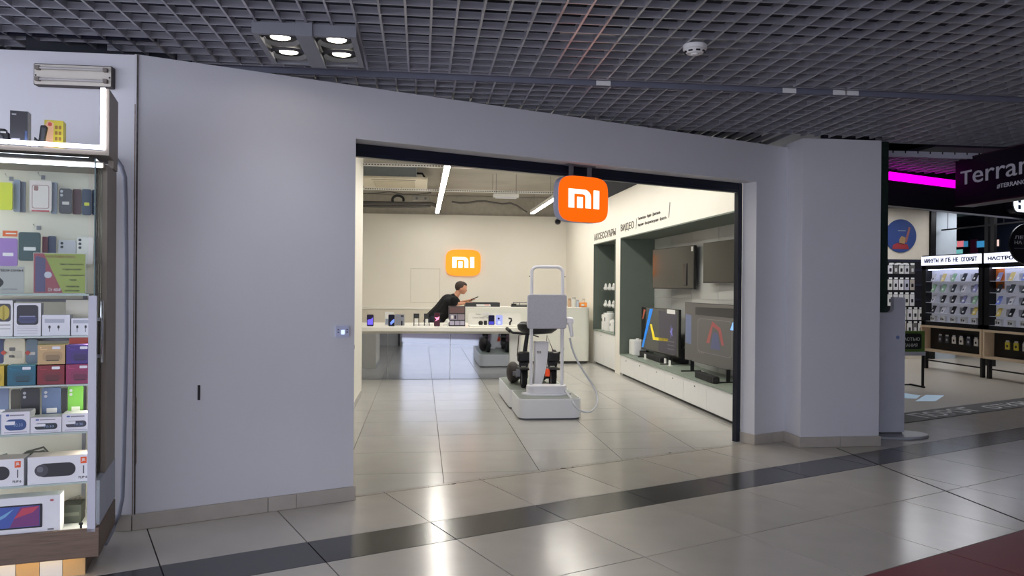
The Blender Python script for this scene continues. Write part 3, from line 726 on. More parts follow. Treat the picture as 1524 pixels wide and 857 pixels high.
for s in (-1, 1): MB().cyl((s*hw, 0, zt-.12), (s*(hw+.035), 0, zt-.12), .006, seg=8).build('pin', M_grey, t)
hx = fw/2-.01
bx('holster', sw_, t, hx, hx+.09, -.05, .02, zz0+.05, zz0+.14, .012)
gun = MB(); gun.cyl((hx+.045, -.06, zz0+.09), (hx+.075, -.06, zz0-.10), .028, .022, 14); gun.box(hx+.005, hx+.09, -.085, -.035, zz0+.07, zz0+.125)
gun.build('charging_gun', sw_, t, .006, smooth=40)
st = [(848, 503), (852, 520), (861, 540), (872, 558), (882, 573), (886, 587), (881, 598), (872, 604), (862, 605), (852, 602), (845, 595), (842, 585), (840, 580)]
pts = [YP(x, y, SY-.06) - Vector((xm, SY, PZ)) for x, y in st]
for i, p in enumerate(pts): p.y -= .0 if i < 8 else .0; 
pts[-1].y += .05; pts[-2].y += .0
for i in (8, 9, 10): pts[i].y = -.47
for i, v in ((5, -.15), (6, -.30), (7, -.42), (11, -.28)): pts[i].y = v
sm = []
for i in range(len(pts)-1):
    q0, q1, q2, q3 = pts[max(i-1, 0)], pts[i], pts[i+1], pts[min(i+2, len(pts)-1)]
    for k in range(4):
        s = k/4; sm.append(.5*((2*q1)+(q2-q0)*s+(2*q0-5*q1+4*q2-q3)*s*s+(3*q1-q0-3*q2+q3)*s**3))
sm.append(pts[-1])
MB().tube(sm, .0125, 8).build('charging_cable', mat('cable_grey', (206, 208, 216), .45), t, smooth=60)

# scooters
def scooter(label, px, y, lean, accent, tall, flip=1, hw=.27):
    bp = YP(px, 560, y)
    t = thing('electric_scooter', label, 'scooter', (bp.x, y, PZ))
    for yy, r in ((-.02, .125), (.78, .115)):
        b = MB(); n = 20
        prof = [(r-.035, .028), (r-.01, .034), (r, .018), (r, -.018), (r-.01, -.034), (r-.035, -.028)]
        rings = [[b.bm.verts.new((q[1], yy+q[0]*math.cos(2*PI*i/n), r+.001+q[0]*math.sin(2*PI*i/n))) for q in prof] for i in range(n)]
        for i in range(n):
            A, B = rings[i], rings[(i+1) % n]
            for k in range(6): b.bm.faces.new((A[k], A[(k+1) % 6], B[(k+1) % 6], B[k]))
        w_ = b.build('wheel', mat('tyre', (24, 24, 26), .8), t, smooth=50)
        MB().cyl((-.02, yy, r), (.02, yy, r), r-.034, seg=16).build('hub', M_grey, w_)
    MB().prism([(-.075, .12), (.075, .12), (.075, .66), (-.075, .66)], .10, .165).build('deck', plain((34, 34, 38), .6), t, .015)
    b = MB(); b.tube([(-.045, -.02, .125), (-.045, 0, .30)], .014, 8); b.tube([(.045, -.02, .125), (.045, 0, .30)], .014, 8); b.box(-.06, .06, -.03, .04, .29, .34); b.build('fork', M_black, t, .008)
    MB().tube([(0, .01, .30), (lean*.4, .0, .30+tall*.45), (lean, -.02, .30+tall)], [.036, .03, .026], 10).build('stem', plain((30, 32, 38), .35), t, smooth=50)
    b = MB(); b.prism([(-.07, -.19), (.07, -.19), (.07, .12), (-.07, .12)], .25, .275); b.build('fender', M_black, t, .01)
    bx('battery_pack', M_black, t, -.085, .085, -.10, .05, .34, .48, .03)
    bx('reflector', glow((255, 84, 30), .15) if accent else M_grey, t, -.085*flip-.03, -.085*flip+.03, -.13, -.10, .16, .26, .008)
    zt_ = .30+tall
    hb = MB().tube([(lean-hw, .05, zt_+.02), (lean-hw*.75, -.06, zt_-.03), (lean, -.05, zt_-.045), (lean+hw*.75, -.06, zt_-.03), (lean+hw, .05, zt_+.02)], .016, 10).build('handlebar', M_black, t, smooth=60)
    for s in (-1, 1): MB().tube([(lean+s*hw, .05, zt_+.02), (lean+s*hw*.87, -.02, zt_-.01)], .024, 10).build('grip', M_black, hb, smooth=60)
    b = MB(); b.tube([(lean*.9, -.03, zt_-.05), (lean*.5-.10, -.08, .70), (-.09, -.03, .42)], .007, 6); b.build('brake_cable', plain((80, 60, 54)), t)
    return t
scooter('black electric scooter on the left of the platform with a tall leaning stem', 779, 10.12, .05, False, .46)
scooter('black electric scooter with an orange reflector on the right of the platform', 822, 10.12, .02, True, .20, 1, .12)
t = thing('folded_scooter', 'black scooter handle bag hanging by the left scooter at the rear of the platform', 'bag', (1.27, 10.62, PZ))
MB().ell((0, 0, .15), .09, .16, .15).build('bag', mat('bag_dark', (52, 46, 46), .6), t, smooth=60)
bx('buckle', M_grey, t, -.02, .03, -.165, -.15, .12, .18, .005)
t.name = 'round_bag'; t['label'] = 'round dark bag standing behind the left scooter wheel'
# white tapered column with the small logo
y0 = 9.96
q = [YP(x, y, y0+.04) for x, y in ((793, 578), (805, 578), (813, 545), (817, 508), (796, 508), (796, 545))]
t = thing('scooter_dock', 'white tapered post with tiny logo between the two scooters', 'post', (q[0].x, y0+.10, PZ))
MB().prism([(p.x-q[0].x, max(p.z-PZ, 0)) for p in q], -.05, .09, VERT).build('post', sw_, t, .012, smooth=40)
pl_ = YP(802, 524, y0+.01); logo('logo', .055, .03, frame((pl_.x-q[0].x, -.0905, pl_.z-PZ), (1, 0, 0), (0, 0, 1)), plain((130, 130, 130)), t, .002)
t = thing('helmet', 'black open helmet resting on the left scooter handlebar behind the grey panel', 'helmet', YP(800, 497, 9.95))
n = 20; b = MB(); prof = [(.20, .13), (.245, .09), (.235, .03), (.17, -.02), (.0, -.035)]
b2 = [(math.cos(0), 0)]
rings = [[b.bm.verts.new((q[0]*math.cos(2*PI*i/n)*1.1, q[0]*.7*math.sin(2*PI*i/n), q[1]+.03)) for q in prof[:-1]] for i in range(n)]
cv = b.bm.verts.new((0, 0, -.005))
for i in range(n):
    A, B = rings[i], rings[(i+1) % n]
    for k in range(3): b.bm.faces.new((A[k], A[k+1], B[k+1], B[k]))
    b.bm.faces.new((A[3], cv, B[3]))
o = b.build('shell', mat('helmet_black', (26, 27, 32), .35), t, smooth=60); sd = o.modifiers.new('s', 'SOLIDIFY'); sd.thickness = .03
MB().tube([(-.20, 0, .12), (-.1, -.1, .0), (0, -.12, -.03)], .008, 6).build('strap', M_black, t)

# ------------------------------------------------------------------ televisions in the niche
def tv(label, x, pf, pn, yt, yb, turn, legs, z0=None):
    a, c = XP(pf, (yt+yb)/2, x), XP(pn, (yt+yb)/2, x); zt, zb = XP((pf+pn)/2, yt, x).z, XP((pf+pn)/2, yb, x).z
    t = thing('television', label, 'television', (x, (a.y+c.y)/2, .385 if legs else zb), 0)
    w, h = a.y-c.y, zt-zb; o = (.385 if legs else zb); F = Matrix.Translation((0, 0, zb-o)) @ Matrix.Rotation(turn, 4, 'Z') @ frame((0, 0, 0), (0, -1, 0), (0, 0, 1))
    MB().prism(rrect(w, h, .008, 2, 0, h/2), -.04, 0, F).build('body', mat('tv_casing', (18, 18, 20), .4), t)
    s = MB().prism(rrect(w-.02, h-.03, .004, 2, 0, h/2+.006), 0, .0015, F).build('screen', mat('tv_screen', (12, 12, 13), .09, var=0, spec=.8), t)
    bx('rear_housing', M_black, t, .04, .11, -w*.35, w*.35, zb-o+h*.08, zb-o+h*.6, .01)
    if legs:
        for k in (-.36, .36):
            b = MB()
            for s_ in (-1, 1): b.prism([(s_*.02, 0), (s_*.04, 0), (s_*.17, -.075), (s_*.145, -.075)], -.01, .01, F @ Matrix.Translation((k*w, 0, -.02)) @ Matrix.Rotation(PI/2, 4, 'Y'))
            bx('foot', M_black, t, -.17, .13, k*w-.012, k*w+.012, .0005, .018, .004); bx('foot_post', M_black, t, -.03, .02, k*w-.012, k*w+.012, .018, zb-o+.02)
    else: bx('wall_bracket', M_grey, t, .10, NB-x-.014, -.15, .15, h*.35, h*.65)
    return t, s, F, w, h
t, s, F, w, h = tv('wall-mounted television reflecting a pale panel, upper left of the niche', 4.03, 978, 1025.5, 368, 430, .10, False)
MB().prism([(w*.5-.10, h-.09), (w*.5-.03, h-.09), (w*.5-.03, h-.02), (w*.5-.10, h-.02)], .002, .003, F).build('sticker', M_white, t)
t, s, F, w, h = tv('wall-mounted television reflecting the orange sign, upper right of the niche', 4.12, 1050, 1101, 358, 421, .06, False)
MB().prism([(w*.36, h-.09), (w*.42, h-.09), (w*.42, h-.02), (w*.36, h-.02)], .002, .003, F).build('sticker', M_white, t)
t, s, F, w, h = tv('television with blue and yellow light streaks standing at the left of the niche shelf', 3.9, 958, 1006, 458.5, 526, .05, True)
for nm, rgb, poly in (('screen_image', (20, 130, 230), [(-.48, .05), (-.43, .05), (-.16, .97), (-.25, .97)]), ('screen_image', (230, 205, 40), [(-.24, .62), (-.19, .62), (-.10, .34), (.25, .36), (.25, .30), (-.15, .27)]), ('screen_image', (150, 70, 50), [(-.47, .70), (-.44, .72), (-.37, .93), (-.43, .95)]), ('screen_image', (60, 56, 70), [(.0, .05), (.46, .05), (.46, .95), (-.0, .95)])):
    MB().prism([(x*w, y*h) for x, y in poly], .002, .003, F).build(nm, glow(rgb, .35 if rgb[0] != 60 else .12), s)
MB().prism([(w*.22, h*.9), (w*.42, h*.9), (w*.42, h*.99), (w*.22, h*.99)], .003, .005, F).build('sticker', M_white, t)
for z in (.30, .22, .14): MB().prism([(w*.24, h*z), (w*.40, h*z), (w*.40, h*z+.012), (w*.24, h*z+.012)], .003, .004, F).build('screen_text', plain((120, 120, 126)), s)
MB().prism([(w*.33+.07*math.cos(a)*(1 if i % 2 else .4), h*.52+.12*math.sin(a)*(1 if i % 2 else .4)) for i, a in enumerate([k*PI/5 for k in range(10)])], .003, .004, F).build('screen_image', glow((110, 110, 190), .3), s)
t, s, F, w, h = tv('large television showing a racing car menu standing at the right of the niche shelf', 3.9, 1022, 1097, 452, 545, .03, True)
MB().prism(rrect(w*.98, h*.985, .01, 2, 0, h*.5), .0018, .0024, F).build('screen_image', glow((70, 68, 66), .55), s)
for nm, rgb, e, poly in (('screen_image', (30, 30, 36), .1, [(-.28, .80), (.5, .80), (.5, .95), (-.28, .93)]), ('screen_image', (84, 94, 124), .4, [(-.48, .30), (-.36, .28), (-.36, .78), (-.48, .80)]),
    ('screen_image', (96, 92, 92), .5, rrect(.62, .56, .06, 4, .08, .47)), ('screen_image', (74, 72, 70), .5, rrect(.60, .54, .055, 4, .08, .47)),
    ('screen_image', (140, 66, 66), .35, [(-.06, .36), (.0, .36), (.06, .64), (.16, .58), (.22, .36), (.26, .36), (.2, .62), (.05, .72)]), ('screen_image', (70, 76, 110), .3, [(.02, .28), (.2, .28), (.15, .52), (.10, .56), (.06, .52)]), ('screen_image', (120, 170, 230), .9, [(.36, .62), (.48, .62), (.48, .76), (.40, .74)])):
    k = .0026+.0004*(abs(hash(str(poly))) % 5)*.0
    MB().prism([(x*w, y*h) for x, y in poly], .0024, .0030 + (0.0004 if rgb in ((74, 72, 70),) else 0) + (.001 if rgb[0] in (140, 70, 120) else 0), F).build(nm, glow(rgb, e), s)
text('screen_text', 'ГОНКИ', w*.12, .03, F @ Vector((-w*.22, h*.17, .003)), (0, -1, 0), (0, 0, 1), plain((150, 148, 140)), s, .001)
# sound bars, speakers, tags, white kettle box
def on_shelf(px, py, name, label, cat, grp=None):
    p = ZP(px, py, .3855); return thing(name, label, cat, p, 0, grp)
def soundbar(label, p0, p1):
    a, c = ZP(*p0, .3855), ZP(*p1, .3855); m_ = (a+c)/2; Lh = (c-a).length/2
    ang = math.atan2((c-a).y, (c-a).x)
    t = thing('sound_bar', label, 'speaker', m_, ang, 'sound bars on the niche shelf')
    MB().prism(rrect(2*Lh, .10, .045, 5), .0, .085).build('body', mat('speaker_mesh', (28, 28, 30), .85, bump=.3, bscale=400), t, .01, smooth=40)
    bx('end_cap', M_black, t, Lh-.03, Lh+.004, -.045, .045, .006, .08, .01)
soundbar('long black sound bar at the far end of the niche shelf', (955, 529), (986, 540))
soundbar('short black sound bar in front of the large television', (1038, 561), (1066, 571))
for i, (px, py, lab) in enumerate(((964.5, 534, 'in front of the far sound bar'), (994.5, 541, 'left of the pair below the streaked television'), (1001.5, 544, 'right of the pair below the streaked television'), (1051, 561, 'in front of the short sound bar'))):
    t = on_shelf(px, py, 'price_tag', 'small white price tag ' + lab, 'tag', 'price tags on the niche shelf'); t.location.x -= .06; t.location.y -= .03
    bx('tag', M_white, t, -.004, .004, -.05, .05, .0, .085); bx('tag_foot', M_white, t, -.02, .03, -.05, .05, 0, .005)
t = on_shelf(1014, 540, 'loudspeaker', 'square black loudspeaker between the two standing televisions', 'speaker')
bx('body', M_black, t, -.1, .1, -.17, .17, 0, .25, .02)
for yy in (-.08, .08): MB().cyl((-.104, yy, .17), (-.1, yy, .17), .045, seg=16).build('driver', plain((70, 70, 74), .5), t)
p = ZP(955, 522, .3855)
t = thing('water_dispenser', 'small white rounded appliance at the left end of the niche shelf', 'appliance', (3.85, 13.44, .3855))
MB().prism(rrect(.24, .34, .05, 5), 0, .27).build('body', M_white, t, .015, smooth=40)
MB().cyl((0, 0, .27), (0, 0, .295), .03, seg=12).build('lid_knob', M_white, t)
for s_ in (-1, 1): bx('side_knob', M_white, t, -.02, .02, s_*.18-.02, s_*.18+.02, .10, .13, .006)
# goods in the narrow niche
whites = [(15.55, .32, 'tall white humidifier tower', 'humidifier'), (15.2, .36, 'white round air purifier', 'purifier'), (14.85, .22, 'white upright kettle', 'kettle'), (14.55, .14, 'small white charger box', 'charger')]
for y, h, lab, nm in whites:
    t = thing(nm, lab + ' on the floor of the narrow niche', 'appliance', (3.78+.05*(h < .2), y, .7105))
    if nm == 'charger': bx('body', M_white, t, -.06, .06, -.1, .1, 0, h, .012); bx('plug', M_grey, t, -.07, -.06, -.02, .02, h*.4, h*.6)
    else:
        r = .085 if nm != 'purifier' else .11
        MB().prism([(r*math.cos(a), 1.4*r*math.sin(a)) for a in [i*PI/10 for i in range(20)]], 0, h).build('body', M_white, t, .012, smooth=40)
        MB().cyl((0, 0, h), (0, 0, h+.03), r*.6, seg=14).build('cap', plain((200, 200, 200)), t)
        bx('front_slot', M_black, t, -r-.002, -r+.02, -.02, .02, h*.55, h*.75)
for k, z in enumerate((1.18, 1.52)):
    sh_ = thing('glass_shelf', '%s clear glass shelf in the narrow niche' % ('lower', 'upper')[k], 'shelf', (3.92, 14.95, z))
    bx('pane', M_glass, sh_, -.26, .31, -.84, .84, 0, .012)
    for yy in (-.84, .82): bx('support', M_grey, sh_, -.02, .02, yy, yy+.02, -.012, 0)
    for j in range(4):
        y = 15.5-j*.33
        t = thing('earphone_case', 'white wireless earphone set on the %s glass shelf, %s from the back' % (('lower', 'upper')[k], ORD[j]), 'earphones', (3.76, y, z+.0125), 0, 'earphones in the narrow niche')
        MB().tube([(0, -.06, .04), (0, -.05, .10), (0, .0, .125), (0, .05, .10), (0, .06, .04)], .014, 8).build('headband', M_white, t, smooth=50)
        for s_ in (-1, 1): MB().ell((0, s_*.06, .035), .03, .02, .035).build('ear_cup', M_white, t, smooth=60)
t = thing('spot_lamp', 'tiny white spot lamp at the top of the narrow niche', 'lamp', (3.9, 14.9, 2.41))
MB().cyl((0, 0, .0), (-.02, 0, .06), .03, .025).build('shade', M_white, t); MB().ell((0, 0, .0), .024, .024, .012).build('bulb', glow((255, 250, 235), 6), t)

# ================================================================== MALL FITTINGS
HID = bpy.data.lights.new('added_corridor_beam', 'SPOT'); HID.energy = 6; HID.spot_size = math.radians(130); HID.spot_blend = 1; HID.shadow_soft_size = .07; HID.color = (.90, .93, 1)  # beam for the added, unseen corridor fixtures
t = thing('spotlight_fixture', 'grey four-lamp recessed spotlight frame hanging in the ceiling grid', 'light', (-.70, 5.05, 3.085))
fm = mat('fixture_grey', (128, 130, 138), .45)
x0, x1, y0, y1 = -.31, .30, -.33, .33
b = MB(); b.box(x0, x1, y0, y0+.03, 0, .07); b.box(x0, x1, y1-.03, y1, 0, .07); b.box(x0, x0+.035, y0+.03, y1-.03, 0, .07); b.box(x1-.035, x1, y0+.03, y1-.03, 0, .07)
b.build('frame', fm, t)
bx('centre_beam', fm, t, -.055, .045, y0-.02, y1, -.012, .09, .003)
bx('inner_tray', plain((44, 46, 52), .7), t, x0+.035, x1-.035, y0+.03, y1-.03, .05, .06)
for lx in (-.175, .165):
    for ly in (-.15, .15):
        n = 24
        b = MB()
        for r0, r1, za, zb_ in ((.105, .125, .012, .03),):
            R0 = [(r1*math.cos(2*PI*i/n), r1*math.sin(2*PI*i/n)) for i in range(n)]
            v1 = [b.bm.verts.new((lx+p[0], ly+p[1], zb_)) for p in R0]; v2 = [b.bm.verts.new((lx+p[0]*.92, ly+p[1]*.92, za)) for p in R0]; v3 = [b.bm.verts.new((lx+p[0]*.78, ly+p[1]*.78, .035)) for p in R0]
            for A, B in ((v1, v2), (v2, v3)):
                for i in range(n): b.bm.faces.new((A[i], A[(i+1) % n], B[(i+1) % n], B[i]))
        lamp = b.build('lamp', plain((84, 86, 92), .4), t, smooth=40)
        MB().cyl((lx, ly, .034), (lx, ly, .048), .06, seg=24).build('lens', glow((255, 246, 226), 8), lamp)
        L_ = bpy.data.lights.new('lamp_beam', 'SPOT'); L_.energy = 5; L_.spot_size = math.radians(95); L_.spot_blend = .8; L_.shadow_soft_size = .07; L_.color = (.92, .94, 1)
        lo = bpy.data.objects.new('lamp_beam', L_); COL.objects.link(lo); lo.parent = lamp; lo.location = (lx, ly, .0)
fixture = t
for s in (-1, 1): MB().tube([(s*.03, -.28, .09), (s*.10, -.25, .13), (s*.2, -.2, .11), (s*.21, -.18, .06)], .006, 6).build('cable', M_black, t)
# unseen copies of the fixture, added to light the corridor
added_spots = [(-2.9, 2.2), (.3, 1.9), (3.6, 2.0), (6.8, 2.6), (10.2, 4.0), (-2.9, -1.0), (.3, -1.2), (3.6, -1.0), (7.0, -.6)]
for k, (x, y) in enumerate(added_spots):
    c = copy_tree(fixture); c.location = (x, y, 3.085)
    c['label'] = 'copy of the grey four-lamp spotlight frame, added out of view to light the corridor'; c['group'] = 'added corridor light fixtures out of view'
    for lm in c.children:
        for lo in lm.children:
            if lo.type == 'LIGHT': lo.data = HID
p = ZP(1034, 72, 3.13)
t = thing('smoke_detector', 'round white smoke detector on the ceiling grid', 'detector', (p.x, p.y, 3.09))
MB().cyl((0, 0, .03), (0, 0, .062), .075, seg=28).build('base', M_white, t, .004)
MB().cyl((0, 0, .03), (0, 0, .005), .068, .05, seg=28).build('body', M_white, t, .003)
for k in range(8):
    a = k*PI/4; M = Matrix.Rotation(a, 4, 'Z'); MB().box(-.013, .013, -.0655, -.058, .010, .019, M).build('vent_slot', M_black, t)
MB().cyl((0, 0, .005), (0, 0, -.004), .026, .022, seg=16).build('sensor_cap', M_white, t)

# thermostat on the facade
p = NP(508, 493, WN0)
t = thing('wall_thermostat', 'small square white thermostat with glowing display beside the entrance', 'thermostat', p, TH)
w_, h_ = .085, .085
MB().prism(rrect(.098, h_, .006, 3), .001, .03, VERT).build('body', mat('thermo_body', (196, 200, 226), .35), t, .003)
MB().prism(rrect(.028, .032, .003, 2, .002, -.004), .03, .0312, VERT).build('display', glow((205, 225, 255), 1.0), t)
for sx in (-.032, .034):
    for sz in (-.004, .014): MB().prism(rrect(.012, .008, .002, 2, sx, sz), .03, .0315, VERT).build('button', plain((90, 96, 130)), t)
p0, p1 = NP(296, 573, WN0), NP(298, 595, WN0)
o = MB().box(-.0085, .0085, -.006, -.0005, p1.z-p0.z, 0).build('hook_strip', M_black, None, .002, loc=p0, rz=TH); tag(o, 'short black plastic strip stuck on the white facade wall', 'strip')

# white panel stand with oval foot beside the pillar
q0, q1 = YP(1302, 600, 7.85), YP(1343.5, 600, 7.85); zt = YP(1330, 442, 7.85).z
t = thing('panel_stand', 'tall white panel stand on an oval grey foot behind the pillar', 'stand', ((q0.x+q1.x)/2+.0, 7.85, 0))
hw = (q1.x-q0.x)/2
pm2 = mat('panel_white', (206, 208, 218), .45)
xn = YP(1328, 450, 7.85).x-(q0.x+q1.x)/2; zn = YP(1320, 465, 7.85).z
poly = [(-hw-.12, .05), (hw, .05), (hw, zt), (xn, zt), (xn, zn+.05)] + [(xn-.06+.06*math.cos(a), zn+.05+.05*math.sin(a)) for a in [-i*PI/12 for i in range(1, 6)]] + [(xn-.06, zn), (-hw-.12, zn)]
MB().prism(poly, -.03, .03, VERT).build('panel', pm2, t)
MB().prism([(.08+.36*math.cos(a), .22*math.sin(a)) for a in [i*PI/18 for i in range(36)]], 0, .028).build('foot', mat('foot_grey', (176, 178, 184), .4), t, .008)
bx('foot_post', M_grey, t, -.1, hw-.02, -.02, .02, .028, .05)
pk = YP(1336, 502, 7.82); MB().cyl((pk.x-(q0.x+q1.x)/2, -.032, pk.z), (pk.x-(q0.x+q1.x)/2, -.03, pk.z), .02, seg=14).build('round_sticker', plain((120, 140, 190)), t)
t = thing('fluorescent_fixture', 'old cream fluorescent wall lamp with two bare tubes, switched off', 'lamp', YP(114, 131.5, 5.234))
w_ = YP(172, 115, 5.22).x-YP(56, 115, 5.22).x; h_ = .137
MB().prism(rrect(w_, h_, .008, 2, 0, h_/2), 0.0005, .05, VERT).build('back_box', plain((70, 62, 58), .6), t)
MB().prism(rrect(w_-.012, h_-.012, .006, 2, 0, h_/2), .05, .055, VERT).build('reflector', plain((212, 206, 194), .45), t)
for z in (.035, .105):
    tb = MB().cyl((-w_*.43, -.072, z), (w_*.43, -.072, z), .008, seg=10).build('tube', plain((190, 186, 184), .2), t, smooth=40)
    for s in (-1, 1): MB().box(s*w_*.43-.012, s*w_*.43+.012, -.085, -.055, z-.012, z+.012).build('socket', plain((120, 112, 104)), tb)
for s in (-1, 1): MB().cyl((s*w_*.47, -.056, h_*.45), (s*w_*.47, -.055, h_*.45), .006, seg=8).build('screw', M_black, t)

# ================================================================== GLASS SHOWCASE ON THE LEFT
SA = math.radians(13); SO = Vector((-1.72, 4.40, 0)); sa = Vector((math.cos(SA), math.sin(SA), 0)); sb = Vector((-math.sin(SA), math.cos(SA), 0))
def scp(px, py, b):                                   # photo pixel -> showcase (a, z) at depth b
    q = on_plane(px, py, SO+sb*b, sb)-SO; return q.dot(sa), q.z
def scw(a, b, z): return SO+sa*a+sb*b+Vector((0, 0, z))
show = thing('glass_showcase', 'tall lit glass showcase with wooden base full of phone accessories', 'showcase', SO, SA)
AL = -1.0
Zw0, Zw1 = scp(147, 828, 0)[1], scp(147, 785, 0)[1]
ag = scp(140.5, 500, .03)[0]
M_cream = mat('showcase_back', (226, 222, 206), .6, var=.01)
M_prof = mat('brown_profile', (146, 136, 124), .45, metal=.2)
M_upr = mat('upright_white', (196, 196, 208), .4)
b = MB(); b.box(AL, 0, 0, .02, Zw0, Zw1); b.box(-.02, 0, .02, .6, Zw0, Zw1); b.box(AL, -.02, .02, .6, Zw0, Zw0+.02)
b.build('wood_base', M_wood, show, .003)
bx('base_floor', M_white, show, AL, -.02, .02, .6, Zw1-.03, Zw1-.02)
for k in range(6): bx('plinth_panel', (mat('ply_stripe', (216, 178, 122), .5), M_white)[k % 2], show, -.08-(k+1)*.11+.003, -.08-k*.11-.0, .09, .11, 0, Zw0-.02)
bx('plinth_core', plain((120, 100, 80)), show, AL, -.08, .11, .5, 0, Zw0)
bx('base_light', glow((255, 214, 130), 5), show, AL, -.10, .03, .045, Zw0-.008, Zw0-.001)
zU = scp(141, 440, .0)[1]; zT = scp(140.5, 236, .03)[1]
bx('upright', M_upr, show, ag-.025, ag+.014, .0, .03, Zw1-.02, zU)
bx('front_corner', mat('glass_edge', (70, 104, 100), .2), show, ag-.004, ag+.002, .024, .036, zU, zT)
bx('side_glass', M_glass, show, ag-.003, ag+.003, .036, .24, Zw1, zT)
bx('front_glass', M_glass, show, AL, ag-.03, .004, .010, zU, zT)
bx('side_profile', M_prof, show, ag+.0, ag+.028, .24, .60, .52, zT)
bx('side_lower_panel', mat('panel_pale', (178, 184, 198), .45), show, ag+.0, ag+.028, .05, .62, Zw1+.002, .519)
bx('back_panel', M_cream, show, AL, ag, .46, .475, Zw1-.02, zT)
bx('inner_side', M_cream, show, ag-.012, ag-.004, .06, .46, Zw1-.02, zU-.12)
bx('top_panel', M_prof, show, AL, ag+.02, .16, .60, zT-.03, zT)
def led_strip(a0, a1, b0, z0, z1, nm='led_strip'): return bx(nm, M_ledcool, show, a0, a1, b0, b0+.008, z0, z1)
zl = scp(80, 238.5, .2)[1]
led_strip(AL, scp(154, 240, .2)[0], .192-.04, zT-.03, zT-.008)
bx('added_light_bar', glow((255, 250, 236), 30), show, ag-.022, ag-.014, .07, .085, Zw1, zU-.14)  # unseen bars at both ends, added to brighten the goods inside
bx('added_light_bar', glow((255, 250, 236), 30), show, AL+.01, AL+.018, .07, .085, Zw1, zT-.05)
bx('handle_bar', M_chrome, show, ag+.016, ag+.03, .10, .13, scp(156, 540, .1)[1], scp(156, 447, .1)[1], .006)
for py in (475, 530): z = scp(156, py, .1)[1]; bx('handle_mount', M_chrome, show, ag+.003, ag+.018, .105, .125, z-.01, z+.01)
bx('bracket_bar', M_grey, show, *(lambda q: (q[0]-.01, q[0]+.01))(scp(125, 600, .40)), .40, .415, Zw1, zU)
# shelves
SH = {}
for nm, py in (('a', 437.5), ('b', 499.5), ('c', 571), ('d', 641.5), ('e', 716)):
    a, z = scp(136, py, .02); SH[nm] = z
    bx('glass_shelf', mat('shelf_glass', (176, 190, 184), .12, var=0), show, AL, ag-.026, .02, .42, z-.009, z)
    bx('shelf_rail', M_grey, show, AL, ag-.06, .40, .425, z-.05, z-.035)
SH['f'] = Zw1-.0195
def sc_thing(x0, x1, ytop, b, shelf, name, label, cat, grp=None):
    a0, z1 = scp(x0, ytop, b); a1, z2 = scp(x1, ytop, b); zz = SH[shelf]+.0005
    t = thing(name, label, cat, scw((a0+a1)/2, b, zz), SA, grp); return t, a1-a0, (z1+z2)/2-zz
def carton(x0, x1, ytop, b, d, shelf, label, rgb, name='carton', topc=None, zadd=0.0, grp=None):
    t, w, h = sc_thing(x0, x1, ytop, b, shelf, name, label, 'box', grp)
    if zadd: t.location.z += zadd; h -= zadd
    bx('box_body', plain(rgb, .45), t, -w/2, w/2, 0, d, 0, h)
    if topc: bx('box_lid', plain(topc, .45), t, -w/2, w/2, 0, d, h-.0005, h+.001)
    return t, w, h
def pr(t, rgb, poly, k=0, nm='print', e=0): return MB().prism(poly, .0004+k*.0004, .0010+k*.0004, VERT).build(nm, glow(rgb, e) if e else plain(rgb, .4), t)
def rect(x0, x1, z0, z1): return [(x0, z0), (x1, z0), (x1, z1), (x0, z1)]
# white phone and earphone boxes
t, w, h = carton(-14, 19, 447, .05, .06, 'b', 'white phone box with a yellow phone picture, second shelf far left', (232, 232, 232)); pr(t, (60, 60, 66), rrect(w*.62, h*.5, .012, 3, w*.1, h*.66)); pr(t, (196, 178, 70), rrect(w*.5, h*.42, .03, 4, w*.1, h*.66), 1); pr(t, (150, 150, 150), rect(-w*.1, w*.4, h*.3, h*.33)); pr(t, (150, 150, 150), rect(-w*.1, w*.4, h*.2, h*.22))
t, w, h = carton(21, 61, 451, .05, .06, 'b', 'white phone box with a dark phone front picture on the second shelf', (228, 228, 232)); pr(t, (24, 24, 40), rrect(w*.8, h*.60, .014, 4, 0, h*.64)); pr(t, (60, 64, 104), rrect(w*.7, h*.22, .02, 4, 0, h*.50), 1); pr(t, (150, 154, 190), rrect(w*.6, h*.03, .003, 2, 0, h*.60), 2); [pr(t, (160, 160, 168), rect(-w*.38, w*.38, h*z, h*z+.002)) for z in (.08, .16, .22, .27)]
t, w, h = carton(62.5, 104, 468.5, .05, .08, 'b', 'white earphone box with two small earbuds printed, left one', (226, 228, 234)); pr(t, (176, 180, 192), rect(-w*.4, w*.3, h*.62, h*.8)); [pr(t, (40, 40, 46), rrect(.010, .016, .004, 3, x, h*.42)) for x in (-.03, .012)]; pr(t, (90, 90, 96), rect(-.032, -.029, h*.2, h*.42)); pr(t, (90, 90, 96), rect(.010, .013, h*.25, h*.42))
t, w, h = carton(106, 136.5, 473.5, .05, .08, 'b', 'white earphone box with two small earbuds printed, right one', (226, 228, 234)); pr(t, (176, 180, 192), rect(-w*.4, w*.4, h*.7, h*.9)); [pr(t, (40, 40, 46), rrect(.010, .016, .004, 3, x, h*.5)) for x in (-.02, .02)]; pr(t, (90, 90, 96), rect(-.022, -.019, h*.2, h*.5)); pr(t, (90, 90, 96), rect(.018, .021, h*.2, h*.5))
t, w, h = carton(98, 136, 446, .22, .05, 'b', 'tall cream box standing behind the earphone boxes', (236, 232, 214)); pr(t, (190, 186, 170), rect(-w*.1, w*.3, h*.2, h*.24))
